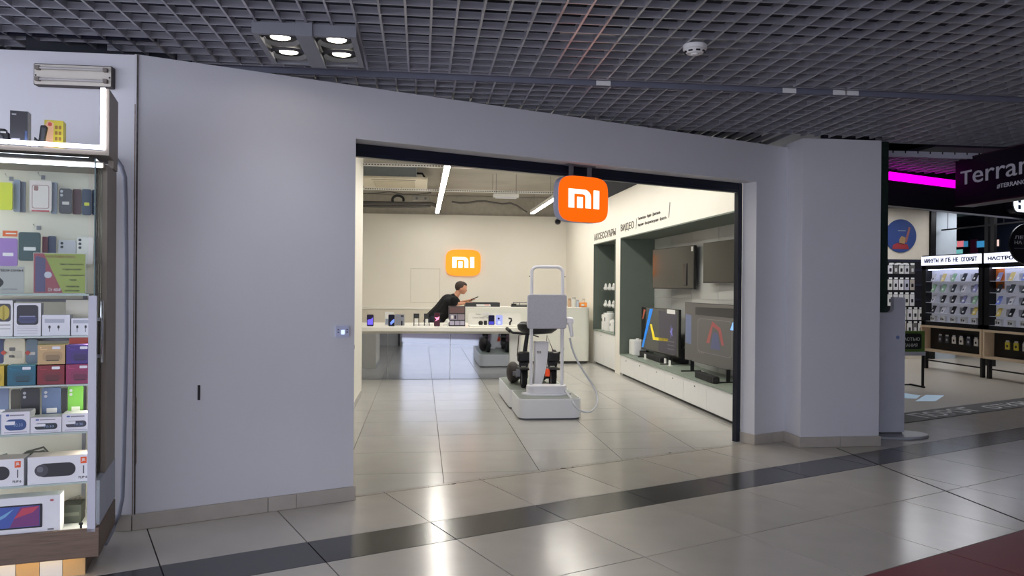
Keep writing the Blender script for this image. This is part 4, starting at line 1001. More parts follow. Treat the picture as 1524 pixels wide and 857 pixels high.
# round speaker boxes
def spk(x0, x1, yt, rgb, label, b=.045, zadd=0.0, lid=None):
    t, w, h = carton(x0, x1, yt, b, .09, 'c', label, rgb, 'speaker_box', lid, zadd, 'speaker boxes on the third shelf')
    d = tuple(int(v*.72) for v in rgb); l_ = tuple(min(255, int(v*1.25+12)) for v in rgb)
    pr(t, tuple(int(v*.9) for v in rgb), rrect(w*.72, h*.50, .02, 4, w*.04, h*.42)); pr(t, d, rrect(w*.52, h*.28, h*.10, 5, w*.05, h*.36), 1)
    pr(t, tuple(int(v*.4) for v in rgb), rrect(w*.46, h*.05, h*.02, 3, w*.05, h*.20), 2)
    pr(t, (225, 225, 230), rrect(w*.30, h*.14, .003, 2, w*.18, h*.86), 2, 'sticker'); pr(t, l_, rect(-w*.4, -w*.15, h*.78, h*.81), 1); pr(t, l_, rect(-w*.42, -w*.36, h*.85, h*.90), 1)
zs = scp(76, 543, .045)[1]-SH['c']; zs2 = scp(118, 542, .045)[1]-SH['c']
spk(55.5, 96, 543.5, (132, 34, 46), 'dark red round speaker box under the cream one')
spk(98, 136.5, 542, (150, 48, 92), 'magenta round speaker box under the purple one')
spk(56, 97, 513.5, (196, 164, 116), 'cream coloured round speaker box on top of the dark red one', zadd=zs+.003, lid=(240, 222, 150))
spk(98.5, 137, 513.5, (72, 46, 128), 'purple round speaker box on top of the magenta one', zadd=zs2+.003, lid=(150, 120, 200))
spk(11, 53, 544, (30, 100, 122), 'teal round speaker box left of the red one', lid=(120, 196, 210))
spk(-30, 6, 545, (206, 176, 50), 'yellow round speaker box at the left picture edge', lid=(230, 210, 90))
def case(x0, x1, yt, yb, b, rgb, label, cam=0, stick=None, tilt=0, back=0, nm='phone_case', shelf=None):
    a0, z1 = scp(x0, yt, b); a1, _ = scp(x1, yt, b); z0 = scp((x0+x1)/2, yb, b)[1]
    if shelf: z0 = SH[shelf]+.0008
    t = thing(nm, label, 'phone case', scw((a0+a1)/2, b, z0), SA, 'phone cases in the showcase'); w, h = a1-a0, z1-z0
    MB().prism(rrect(w, h, min(.012, w*.2), 4, 0, h/2), -.010, 0, VERT).build('case', plain(rgb, .4), t)
    if cam:
        for i in range(cam): MB().cyl((-w*.30, -.0015, h*.88-i*.022), (-w*.30, 0, h*.88-i*.022), .008, seg=10).build('camera_hole', M_black if sum(rgb) > 450 else plain((190, 190, 196)), t)
    if stick: pr(t, stick, rrect(w*.55, h*.12, .002, 2, w*.02, h*.42), 1, 'sticker')
    return t, w, h
def hook(x, y, b=.34, lab=''):
    a, z = scp(x, y, b); t = thing('display_hook', 'thin metal hook carrying ' + lab, 'hook', scw(a, .459, z), SA, 'hooks in the showcase')
    MB().tube([(0, 0, 0), (0, -.09, .0), (0, -.12, .012)], .003, 6).build('wire', M_chrome, t); bx('plate', M_grey, t, -.01, .01, -.004, 0, -.012, .012)
# hanging rows
for i, (x0, x1, yt, yb, b, rgb, lab, cam, st_) in enumerate([
    (-20, 18.5, 270, 312, .33, (206, 214, 30), 'bright yellow phone case hanging at the left edge, top row', 0, None),
    (20, 30, 267, 315, .37, (150, 160, 182), 'pale blue clear case edge behind the yellow one, top row', 0, None), (28, 38, 270, 316, .40, (120, 124, 140), 'grey clear case second behind the yellow one, top row', 0, None),
    (44, 77, 268, 315, .33, (222, 212, 206), 'white case card with phone outline hanging in the top row', 0, None),
    (76, 85, 271, 318, .37, (156, 166, 186), 'pale clear case edge behind the outlined card, top row', 0, None),
    (88, 107, 280, 318, .33, (62, 62, 68), 'dark grey phone case with white sticker in the top row', 2, (214, 210, 204)),
    (108, 121, 281, 319, .37, (84, 36, 44), 'dark wine phone case beside the dark grey one', 0, None),
    (122, 136, 281, 320, .33, (34, 52, 78), 'navy phone case in shiny wrap, left one near glass corner', 0, (210, 210, 60)), (137, 150, 282, 320, .37, (40, 66, 96), 'navy phone case in shiny wrap behind the glass corner', 0, (200, 210, 220)),
    (-3, 26, 354, 396, .32, (152, 112, 186), 'lilac phone case with white sticker in the second row', 0, (226, 220, 226)),
    (27.5, 60, 345, 388, .30, (32, 66, 68), 'dark green phone case with white sticker in the second row', 0, (226, 226, 226)),
    (63, 71, 352, 386, .36, (120, 46, 66), 'thin wine case edge behind the dark green one', 0, None), (71, 83, 351, 386, .38, (44, 58, 100), 'thin navy case edge right of the wine edge', 0, None),
    (87, 113, 357, 396, .36, (196, 196, 202), 'clear silver phone case behind the green poster', 2, None), (114, 139, 352, 393, .33, (226, 224, 218), 'white phone back with three cameras beside the glass corner', 3, None), (140, 150, 350, 394, .37, (120, 128, 146), 'clear grey case edge next to the white phone back', 0, None)]):
    t, w, h = case(x0, x1, yt, yb, b, rgb, lab, cam, st_)
    if i == 3: pr(t, (150, 112, 108), rrect(w*.78, h*.76, .012, 4, 0, h*.48)); pr(t, (224, 216, 210), rrect(w*.72, h*.72, .011, 4, 0, h*.48), 1); pr(t, (150, 112, 108), rrect(w*.2, h*.16, .006, 3, -w*.2, h*.75), 2); pr(t, (190, 80, 90), rect(-w*.4, w*.4, 0, h*.05), 2)
a0, z1 = scp(4, 343, .318); a1, z0 = scp(26, 352, .318)
t = thing('header_card', 'orange header card above the lilac phone case', 'card', scw((a0+a1)/2, .316, z0), SA); bx('card', plain((226, 104, 36)), t, -(a1-a0)/2, (a1-a0)/2, 0, .002, 0, z1-z0); pr(t, (240, 230, 220), rect(-.02, .03, (z1-z0)*.4, (z1-z0)*.6))
for x, y, l_ in ((8, 262, 'the yellow case'), (57, 260, 'the outlined case card'), (50, 337, 'the dark green case')): hook(x, y, lab=l_)
# signs on the first shelf
t, w, h = sc_thing(49.5, 128, 376.5, .06, 'a', 'advert_card', 'green and red hydrogel film advert card on the first shelf', 'sign')
bx('card', plain((226, 220, 214)), t, -w/2, w/2, 0, .004, 0, h)
pr(t, (164, 62, 76), [(-w*.49, .004), (w*.06, .004), (-w*.30, h*.985), (-w*.49, h*.985)])
pr(t, (164, 176, 66), [(w*.06, .004), (w*.49, .004), (w*.49, h*.985), (-w*.30, h*.985)])
pr(t, (82, 70, 120), [(-w*.46, .01), (-w*.27, .01), (-w*.27, h*.86), (-w*.42, h*.92), (-w*.46, h*.88)], 1)
pr(t, (214, 214, 226), [(-w*.22+.018*math.cos(a), h*.46+.018*math.sin(a)) for a in [i*PI/8 for i in range(16)]], 2)
dkt = plain((40, 44, 24))
text('print', 'ГИДРОГЕЛЕВАЯ ПЛЕНКА', w*.58, .015, (-w*.28, -.0012, h*.87), (1, 0, 0), (0, 0, 1), plain((140, 40, 44)), t, .0006, .02)
for s_, xx, ww, zz in (('Защита экрана и корпуса', .0, .45, .70), ('от ударов и царапин', .05, .36, .57), ('Сохраняет чувствительность', .0, .48, .43), ('экрана', .18, .14, .31), ('Не влияет на', .12, .25, .16), ('изображение', .10, .28, .05)):
    text('print', s_, w*ww, .011, (w*xx, -.0012, h*zz), (1, 0, 0), (0, 0, 1), dkt, t, .0006, .025)
text('print', 'От 400₽', w*.25, .018, (-w*.22, -.0016, h*.06), (1, 0, 0), (0, 0, 1), plain((236, 214, 220)), t, .0006, .015)
t, w, h = sc_thing(-40, 36, 396, .08, 'a', 'price_sign', 'grey tilted card with black fruit emblem and printed heading, first shelf', 'sign')
bx('card', plain((196, 194, 190)), t, -w/2, w/2, 0, .004, 0, h)
text('print', 'ТЕЛЕФОНЫ', w*.62, .014, (-w*.14, -.001, h*.80), (1, 0, 0), (0, 0, 1), plain((50, 50, 50)), t, .0006, .03)
text('print', 'доставка', w*.3, .009, (w*.06, -.001, h*.12), (1, 0, 0), (0, 0, 1), plain((110, 110, 110)), t, .0006)
pr(t, (20, 20, 20), [(-w*.03+.026*math.cos(a)*(1+.12*math.cos(3*a)), h*.40+.030*math.sin(a)) for a in [i*PI/10 for i in range(20)]])
# behind the third shelf
t, w, h = case(7, 37, 504, 541, .30, (222, 214, 190), 'cream instruction pack hanging behind the teal speaker box'); pr(t, (96, 96, 92), rrect(w*.3, h*.14, .004, 2, -w*.12, h*.58)); pr(t, (96, 96, 92), rrect(w*.3, h*.1, .004, 2, -w*.14, h*.3)); pr(t, (200, 194, 172), rrect(w*.5, h*.3, .004, 2, w*.1, h*.36))
case(39, 56, 505, 541, .30, (112, 130, 144), 'slate blue pack hanging left of the cream speaker box', 0, (220, 216, 206)); case(-12, 5, 505, 541, .30, (60, 70, 110), 'navy pack hanging at the left edge behind the yellow box')
case(103, 135, 499, 520, .30, (206, 96, 86), 'shiny coral red pack lying behind the purple speaker box')
for k, x in enumerate((41, 5)):
    a, z = scp(x, 525, .285); t = thing('price_sticker', 'small red diamond sticker %s of the cream instruction pack' % ('right', 'left')[k], 'sticker', scw(a, .288, z-.014), SA, 'red diamond stickers')
    MB().prism([(0, 0), (.014, .014), (0, .028), (-.014, .014)], 0, .002, VERT).build('sticker', plain((196, 80, 66)), t)
# fourth shelf
def clk(x0, x1, yt, rgb, label, ww, hh):
    t, w, h = carton(x0, x1, yt, .04, .11, 'd', label, (222, 220, 226), 'clock_box', (200, 198, 200), grp='clock boxes on the fourth shelf')
    pr(t, rgb, rrect(w*ww, h*hh, h*hh*.45, 5, 0, h*.42)); pr(t, (70, 96, 160), rrect(w*.12, h*.09, .004, 3, -w*.28, h*.86)); pr(t, (130, 128, 140), rect(-w*.2, w*.3, h*.82, h*.88)); pr(t, (160, 158, 168), rect(-w*.4, w*.4, h*.07, h*.10))
    pr(t, (226, 226, 230), rrect(w*.4, h*.16, .002, 2, -w*.22, h*.5), 1, 'sticker'); text('print', '10:30', w*.3, h*.14, (-w*.05, -.0018, h*.34), (1, 0, 0), (0, 0, 1), plain((140, 160, 200)), t, .0005)
clk(2, 44.5, 613, (44, 74, 130), 'white box with a blue clock speaker picture, taller one on the fourth shelf', .76, .50)
clk(45.5, 91.5, 621, (30, 42, 46), 'white box with a black clock speaker picture, middle of the fourth shelf', .74, .40)
clk(92.5, 134, 615.5, (62, 62, 74), 'white box with a grey clock speaker picture at the right upright', .74, .36)
for a_ in ((-14, 13, 578, (116, 130, 160), 'pale blue phone case at the left edge behind the clock boxes', 2, (224, 222, 220)), (16, 30, 580, (74, 70, 58), 'olive phone case edge with yellow tag behind the blue clock box', 0, (206, 190, 40)), (31, 59, 578, (46, 46, 50), 'black phone case with two cameras and white sticker behind the clock boxes', 2, (230, 226, 220)), (62.5, 91, 577, (92, 110, 146), 'slate blue phone case with two cameras behind the black clock box', 2, (230, 228, 224)), (92, 99, 578, (40, 38, 40), 'thin black case edge left of the green one', 0, None), (101, 124, 574, (110, 176, 64), 'bright green phone case behind the grey clock box', 2, (230, 236, 214))):
    case(a_[0], a_[1], a_[2], 616, .22, a_[3], a_[4], a_[5], a_[6], shelf='d')
# fifth shelf: long speaker cartons
def jbl(x0, x1, yt, label, clip_):
    t, w, h = carton(x0, x1, yt, .03, .13, 'e', label, (226, 226, 230), 'long_carton', (226, 214, 206))
    pr(t, (228, 92, 40), rect(w*.35, w*.45, h*.68, h*.92)); text('print', 'JBL', w*.065, h*.13, (w*.368, -.0015, h*.74), (1, 0, 0), (0, 0, 1), M_white, t, .0005, .02)
    text('print', 'FLIP 6', w*.14, h*.09, (w*.32, -.0012, h*.12), (1, 0, 0), (0, 0, 1), plain((60, 60, 64)), t, .0005, .02)
    pr(t, (38, 38, 44), rrect(w*.62, h*.50, h*.24, 6, -w*.04, h*.5)); pr(t, (70, 70, 78), [(-w*.28+h*.22*math.cos(a), h*.5+h*.22*math.sin(a)) for a in [i*PI/10 for i in range(20)]], 1); pr(t, (110, 110, 120), rrect(w*.1, h*.2, h*.08, 4, -w*.30, h*.54), 2)
    pr(t, (90, 90, 96), rect(w*.39, w*.41, h*.3, h*.6))
jbl(41, 133.5, 678.5, 'long white carton with black cylinder speaker picture on the fifth shelf', 0)
jbl(-58, 35.5, 685, 'long white carton cut by the left picture edge on the fifth shelf', 0)
def bag(x0, x1, yt, b, shelf, rgb, label):
    t, w, h = sc_thing(x0, x1, yt, b, shelf, 'cable_bag', label, 'bag')
    rr = random.Random(x0)
    for k in range(7):
        z = h*(.12+.11*k); o_ = MB().tube([(-w*.46+rr.random()*.02, .02+.02*k % .05, z*.7), (-w*.1, .0, z), (w*.3, .01, z+h*.10), (w*.46, .02, z*.8)], .006, 6).build('cable', plain(rgb, .4), t, smooth=50)
    MB().ell((0, .03, h*.38), w*.48, .05, h*.38).build('wrap', plain(tuple(min(255, v+50) for v in rgb), .25), t, smooth=60)
bag(17, 76, 661, .22, 'e', (92, 92, 84), 'transparent bag of coiled grey cables behind the long carton')
bag(102, 132, 667, .24, 'e', (70, 72, 70), 'small dark bag of cables at the right end of the fifth shelf')
bag(-20, 16, 672, .24, 'e', (130, 146, 128), 'pale green crumpled bag at the left edge of the fifth shelf')
# bottom: tablet carton and oddments
t, w, h = carton(-70, 89.5, 742, .035, .10, 'f', 'large white tablet carton with colourful screen picture on the base', (228, 228, 232), 'tablet_carton', (240, 240, 240))
pr(t, (26, 24, 34), rrect(w*.86, h*.62, .006, 3, -w*.10, h*.50)); pr(t, (70, 92, 170), rrect(w*.81, h*.54, .004, 3, -w*.10, h*.50), 1)
pr(t, (120, 60, 120), [(w*.02, h*.24), (w*.30, h*.24), (w*.30, h*.76), (w*.12, h*.76)], 2); pr(t, (190, 70, 92), [(w*.06, h*.46), (w*.24, h*.60), (w*.30, h*.75), (w*.14, h*.72)], 3); pr(t, (120, 170, 210), [(-w*.2, h*.30), (-w*.02, h*.52), (w*.06, h*.72), (-w*.1, h*.5)], 3)
pr(t, (190, 90, 100), rrect(.016, .010, .003, 3, w*.42, h*.88), 1); pr(t, (120, 120, 124), rect(w*.38, w*.44, h*.10, h*.14), 1)
t, w, h = carton(90, 121, 752, .20, .12, 'f', 'flat dark green box lying right of the tablet carton', (52, 58, 50)); pr(t, (80, 86, 74), rect(-w*.4, w*.4, h*.4, h*.6))
bag(88, 126, 735, .32, 'f', (110, 104, 92), 'crumpled clear bag behind the dark green box on the base')
a, z = scp(120.5, 783, .05); t = thing('showcase_lock', 'small black lock pin standing at the base corner', 'lock', scw(a, .05, SH['f']+.0005), SA); MB().cyl((0, 0, 0), (0, 0, .03), .006, seg=10).build('pin', M_black, t); MB().cyl((0, 0, .03), (0, 0, .04), .011, seg=10).build('head', M_black, t)
# upper light box above the showcase
ar = scp(153, 220, .2)[0]; z0 = scp(150, 220, .2)[1]; z1 = scp(153, 131, .2)[1]
ub = thing('light_box_shelf', 'upper shelf with bright white light strips along its edge above the showcase', 'shelf', scw(0, 0, z0-.02), SA)
bx('shelf_board', M_prof, ub, AL, ar+.03, .208, .56, -.02, .005); bx('side_board', M_prof, ub, ar, ar+.03, .208, .56, .005, z1-z0+.02)
bx('post', M_prof, ub, ar-.0, ar+.028, .40, .56, zT-z0+.021, -.02)
bx('light_strip', M_ledcool, ub, AL, ar+.012, .196, .208, .012, .034); bx('light_strip', M_ledcool, ub, ar-.012, ar+.012, .196, .208, .034, z1-z0+.02)
SH['u'] = z0-.02+.0052
t, w, h = sc_thing(15, 41.5, 165, .24, 'u', 'phone_carton', 'tall black phone box on the upper shelf', 'box'); bx('box_body', plain((40, 40, 46), .25), t, -w/2, w/2, 0, .07, 0, h); bx('side_print', plain((150, 150, 158)), t, w/2, w/2+.001, 0, .07, 0, h); pr(t, (150, 150, 160), rrect(w*.5, h*.1, .003, 2, -w*.18, h*.18), 0, 'sticker'); pr(t, (90, 110, 160), rrect(w*.1, h*.3, .01, 3, w*.4, h*.3)); pr(t, (170, 170, 176), rect(-w*.4, -w*.15, h*.88, h*.92))
t, w, h = sc_thing(66, 94, 179, .30, 'u', 'toy_carton', 'yellow printed box at the right of the upper shelf', 'box'); bx('box_body', plain((206, 190, 50), .4), t, -w/2, w/2, 0, .08, 0, h); pr(t, (230, 180, 140), [(-w*.5, 0), (-w*.05, 0), (.0, h*.9), (-w*.3, h*.98), (-w*.5, h*.8)]); pr(t, (200, 70, 50), rrect(w*.2, h*.12, .006, 3, -w*.2, h*.86), 1)
for r_ in range(4):
    for c_ in range(2): pr(t, (150, 110, 40), rrect(w*.14, h*.12, .003, 2, w*.14+c_*w*.2, h*.2+r_*h*.19), 1)
t, w, h = sc_thing(52, 72, 187, .235, 'u', 'card_reader', 'small black device leaning between the black and yellow boxes', 'device'); MB().prism([(-w*.5, h*.18), (-w*.1, .0), (w*.2, 0), (w*.5, h*.92), (w*.35, h), (0, h*.98), (-w*.15, h*.3), (-w*.45, h*.45)], .0, .03, VERT).build('body', M_black, t, .004); MB().prism([(.05*w, h*.2), (w*.25, h*.15), (w*.42, h*.85), (w*.1, h*.88)], .03, .032, VERT).build('screen', plain((44, 46, 52), .15), t)
t, w, h = sc_thing(-12, 13, 191, .24, 'u', 'camera', 'black camera body at the left edge of the upper shelf', 'camera'); bx('body', M_black, t, -w/2, w/2, 0, .06, 0, h*.8, .005); bx('viewfinder', M_black, t, -w*.1, w*.3, .0, .05, h*.8, h, .004); pr(t, (200, 200, 196), rect(w*.0, w*.34, h*.74, h*.84), 1, 'sticker'); MB().cyl((-w*.1, 0, h*.4), (-w*.1, -.02, h*.4), .025, seg=16).build('lens', plain((40, 40, 46), .2), t)
# conduit on the wall
pts = [YP(*q, 5.205) for q in ((166, 234), (174, 238), (181, 248), (186, 264), (187, 300), (188, 400), (188, 500), (186, 600), (184, 680), (182, 740), (177, 765), (168, 785))] + [Vector((-1.86, 4.98, .10)), Vector((-1.86, 4.85, .04))]
o = MB().tube(pts, .013, 10).build('conduit', mat('conduit_grey', (150, 154, 170), .45), None, smooth=60); tag(o, 'grey flexible conduit curving down the wall beside the showcase', 'conduit')

# ================================================================== NEIGHBOURING SHOPS ON THE RIGHT
nf = struct(bx('floor_neighbour', mat('pale_laminate', (206, 196, 180), .3, var=.05, scale=4, stretch=(1, 6, 1)), None, 4.7, 16, 8.0, 24, -.0079, -.0009))
for i, (n0, n1) in enumerate(((5.607, 5.64),)):
    pass
R2 = R
# dark threshold mat with lettering
mt = MB().box(7.6, 13.5, 5.57, 6.03, 0, .006, R).build('threshold_mat', mat('mat_charcoal', (72, 66, 62), .7, var=.08, scale=30)); tag(mt, 'dark threshold mat with white lettering in front of the neighbouring shop', 'mat')
me_, mn = en(ZP(1370, 621))[0], 5.64
words('lettering', 'ПОРОГ ОТКРЫТИЙ', 3.6, .30, EN(me_, mn, .0062), E_, N_, plain((226, 224, 220), .6), mt, .001, .01)
# fascia, magenta strip, box sign
fs = struct(MB().box(7.4, 13.6, 5.86, 6.0, 2.63, 3.16, R).build('wall_fascia', mat('fascia_navy', (18, 18, 34), .3)))
e0, _, z0 = en(NP(1322, 256, 5.85)); e1, _, _z = en(NP(1440, 271, 5.85))
zt_, zb_ = en(NP(1328, 256.5, 5.85))[2], en(NP(1328, 268.5, 5.85))[2]
t = thing('magenta_light', 'glowing magenta light strip on the dark shop fascia', 'light', EN(e0, 5.85, zb_), TH)
bx('diffuser', glow((255, 0, 235), 1.6), t, 0, e1-e0+.3, -.02, -.006, 0, zt_-zb_); bx('channel', M_black, t, -.01, e1-e0+.31, -.006, .009, -.01, zt_-zb_+.01)
p = NP(1534, 306, 5.85); pe = en(p)
t = thing('illuminated_sign', 'round white illuminated sign partly outside the right picture edge', 'sign', EN(pe[0]-.36, 5.85, pe[2]-.14), TH)
F = frame((0, -.10, .14), (1, 0, 0), (0, 0, 1)); MB().prism(rrect(.66, .30, .13, 6), -.10, 0, F).build('shell', M_navy, t); f_ = MB().prism(rrect(.60, .25, .11, 6), 0, .006, F).build('face', glow((240, 246, 255), 1.6), t)
MB().prism(rrect(.07, .10, .004, 2, -.16, .05), .006, .009, F).build('mark', plain((60, 84, 140)), f_); MB().prism(rrect(.07, .06, .004, 2, -.16, -.06), .006, .009, F).build('mark', plain((120, 150, 190)), f_)
XT = 6.1; q0 = XP(1422, 238, XT); q1 = XP(1422, 306, XT)
t = thing('box_sign', 'large dark box sign with grey lettering hanging from the ceiling grid', 'sign', (XT, q0.y, q1.z))
bx('box', mat('sign_black', (16, 13, 28), .4), t, 0, .22, -3.2, 0, 0, q0.z-q1.z, .004)
bx('trim', mat('sign_trim', (70, 30, 44), .4), t, -.004, .224, -3.2, .002, -.012, 0); bx('trim', mat('sign_trim', (70, 30, 44), .4), t, -.004, .0, -3.2, .002, q0.z-q1.z-.008, q0.z-q1.z)
for yy in (-.3, -2.8): MB().cyl((.1, yy, q0.z-q1.z), (.1, yy, 3.9-q1.z), .006, seg=6).build('hanger_rod', M_grey, t)
lt = mat('sign_letter_grey', (176, 174, 188), .4, emit=.12)
a, c = XP(1430, 276, XT), XP(1513, 268, XT)
wl_ = (a.y-c.y)*9/4.7; z_l = a.z-q1.z
text('lettering', 'тerranova', wl_, .155, (-.001, a.y-q0.y, z_l), (0, -1, 0), (0, 0, 1), lt, t, .006, .0)
a2 = XP(1484, 281, XT); text('lettering', '#TERRANOVASTYLE', .72, .05, (-.001, a2.y-q0.y, a2.z-q1.z), (0, -1, 0), (0, 0, 1), lt, t, .004, .0)
# shell of the shop
cw = mat('cream_plain', (224, 214, 196), .6)
struct(bx('wall_rear', cw, None, 9.2, 11.62, 16.55, 16.7, 0, 3.8)); struct(bx('wall_rear', mat('pale_grey_wall', (196, 206, 214), .6), None, 11.78, 12.3, 16.55, 16.7, 0, 3.8))
struct(bx('wall_dark', mat('dark_glass_wall', (26, 30, 44), .12), None, 13.6, 13.7, 8, 24, 0, 3.9)); struct(bx('wall_dark', mat('dark_glass_wall', (26, 30, 44), .12), None, 4.5, 13.7, 20, 20.1, 0, 3.9))
struct(bx('ceiling_neighbour', mat('neighbour_ceiling', (70, 72, 84), .7), None, 6.6, 13.6, 9.3, 20, 3.45, 3.5))
post = mat('post_black', (14, 14, 18), .4)
struct(bx('trim_4', post, None, 11.64, 11.76, 16.5, 16.6, 0, 3.45))
for i, px in enumerate((1469, 1478)):
    p = XP(px, 350, 11.9); struct(bx('trim_%d' % (5+i), post, None, 11.88, 11.95, p.y-.05, p.y+.05, 0, 3.45))
tl = thing('hanging_rail', 'thin black rail running along the neighbouring shop above the displays', 'rail', (11.9, 14.6, 2.95)); bx('rail', post, tl, -.02, .02, -2.6, 1.9, 0, .03); [MB().cyl((0, y, .03), (0, y, .5), .006, seg=6).build('hanger_rod', post, tl) for y in (-2, 0, 1.7)]
for k, (x, y) in enumerate(((9.3, 13.6), (10.6, 13.9), (9.2, 11.6), (10.9, 11.8), (12.2, 13.8), (12.4, 15.8), (10.2, 15.4), (8.4, 15.2))):
    t = thing('ceiling_panel', 'flat white light panel in the neighbouring shop ceiling, %s' % ('%s counted from the front left' % ORD[k]), 'light', (x, y, 3.42), group='neighbouring shop light panels')
    bx('diffuser', glow((246, 248, 255), 6), t, -.48, .48, -.48, .48, 0, .012); bx('frame', M_white, t, -.50, .50, -.50, .50, .012, .03)
# glowing panels standing in for coloured lights beyond the dark glass
for k, (a_, c_, yt, yb, rgb, e) in enumerate(((1416, 1424, 359, 367, (70, 190, 190), .9), (1424, 1434, 359, 367, (220, 120, 130), .9), (1434, 1440, 359, 367, (60, 130, 170), .8), (1453, 1473, 359, 367, (60, 140, 190), .8), (1480, 1486, 357, 366, (230, 200, 190), .9), (1417, 1432, 372, 378, (110, 180, 180), .9), (1444, 1454, 357, 377, (60, 20, 40), .2))):
    p0, p1 = XP(a_, yt, 13.58), XP(c_, yb, 13.58)
    t = thing('coloured_light_panel', '%s glowing panel standing in for a coloured light on the dark wall far behind the displays, %s' % (('teal', 'pink', 'blue', 'sky blue', 'peach', 'pale teal', 'dark wine')[k], ('upper', 'lower')[k in (5,)]), 'screen', (13.58, (p0.y+p1.y)/2, p1.z)); h = abs(p0.y-p1.y)/2
    bx('panel', glow(rgb, e), t, 0, .012, -h, h, 0, p0.z-p1.z); bx('panel_rim', M_black, t, .012, .018, -h-.01, h+.01, -.01, p0.z-p1.z+.01)
p0, p1 = XP(1416, 327, 13.57), XP(1420, 360, 13.57)
t = thing('tube_light', 'vertical pale green tube light far inside the neighbouring shop', 'light', (13.59, p0.y, p1.z)); bx('tube', glow((190, 245, 235), 3), t, -.01, .01, -.07, .07, 0, p0.z-p1.z); bx('base', M_grey, t, -.02, .02, -.03, .03, -.03, 0)
# round poster on cream wall, round black sign
p = YP(1340, 351, 16.54)
t = thing('round_poster', 'round poster with blue sky on the cream wall of the neighbouring shop', 'poster', p); r = YP(1363, 351, 16.54).x-p.x
circ = lambda r, n=40, cx=0, cy=0: [(cx+r*math.cos(2*PI*i/n), cy+r*math.sin(2*PI*i/n)) for i in range(n)]
MB().prism(circ(r), 0, .02, VERT).build('disc', plain((40, 62, 118), .4, emit=.12), t); pr_ = lambda rgb, poly: MB().prism(poly, .02, .022, VERT).build('print', plain(rgb, .4), t)
pr_((150, 50, 56), [(-r*.55, -r*.80), (r*.55, -r*.80), (r*.42, -r*.5), (-r*.2, -r*.42), (-r*.5, -r*.55)]); pr_((160, 130, 90), [(-r*.1, -r*.5), (r*.25, -r*.5), (r*.3, -r*.1), (r*.05, 0), (-r*.1, -r*.2)]); pr_((150, 90, 80), [(r*.25, -r*.4), (r*.38, -r*.4), (r*.62, r*.5), (r*.5, r*.55)]); pr_((130, 140, 160), [(-r*.2, r*.28), (r*.3, r*.28), (r*.3, r*.34), (-r*.2, r*.34)])
p = YP(1530, 363, 10.6); r = .31
t = thing('round_sign', 'round black hanging sign with white lettering at the right picture edge', 'sign', (p.x, 10.6, p.z-r))
F = frame((0, 0, r), (1, 0, 0), (0, 0, 1)); MB().prism(circ(r), -.015, .015, F).build('disc', mat('disc_black', (20, 20, 30), .4), t)
text('lettering', 'ЛЕТИ', .30, .052, (-.235, -.0155, r+.07), (1, 0, 0), (0, 0, 1), plain((226, 226, 230), .5), t, .002, .02); text('lettering', 'НА МАКС', .42, .052, (-.235, -.0155, r-.005), (1, 0, 0), (0, 0, 1), plain((226, 226, 230), .5), t, .002, .02); MB().box(-.24, .2, -.017, -.0155, r-.07, r-.064).build('underline', plain((160, 160, 170)), t)
for s in (-.15, .15): MB().cyl((s, 0, 2*r-.03), (s, 0, 3.45-p.z+r), .004, seg=6).build('hanger_wire', M_grey, t)

# patches of light on the floor by the kiosks, painted as pale slabs
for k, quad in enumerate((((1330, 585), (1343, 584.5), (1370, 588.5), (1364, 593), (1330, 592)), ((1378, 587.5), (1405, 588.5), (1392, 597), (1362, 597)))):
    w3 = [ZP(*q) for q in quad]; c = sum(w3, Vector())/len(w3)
    o = MB().prism([(q.x-c.x, q.y-c.y) for q in w3][::-1], 0, .0012).build('floor_light_patch', plain((196, 226, 250), .4, emit=.2), None, loc=(c.x, c.y, .0001)); tag(o, ('painted pale blue light patch on the floor partly hidden by the white panel stand', 'painted pale blue slanted light patch on the floor in front of the neighbouring shop')[k], 'sticker')
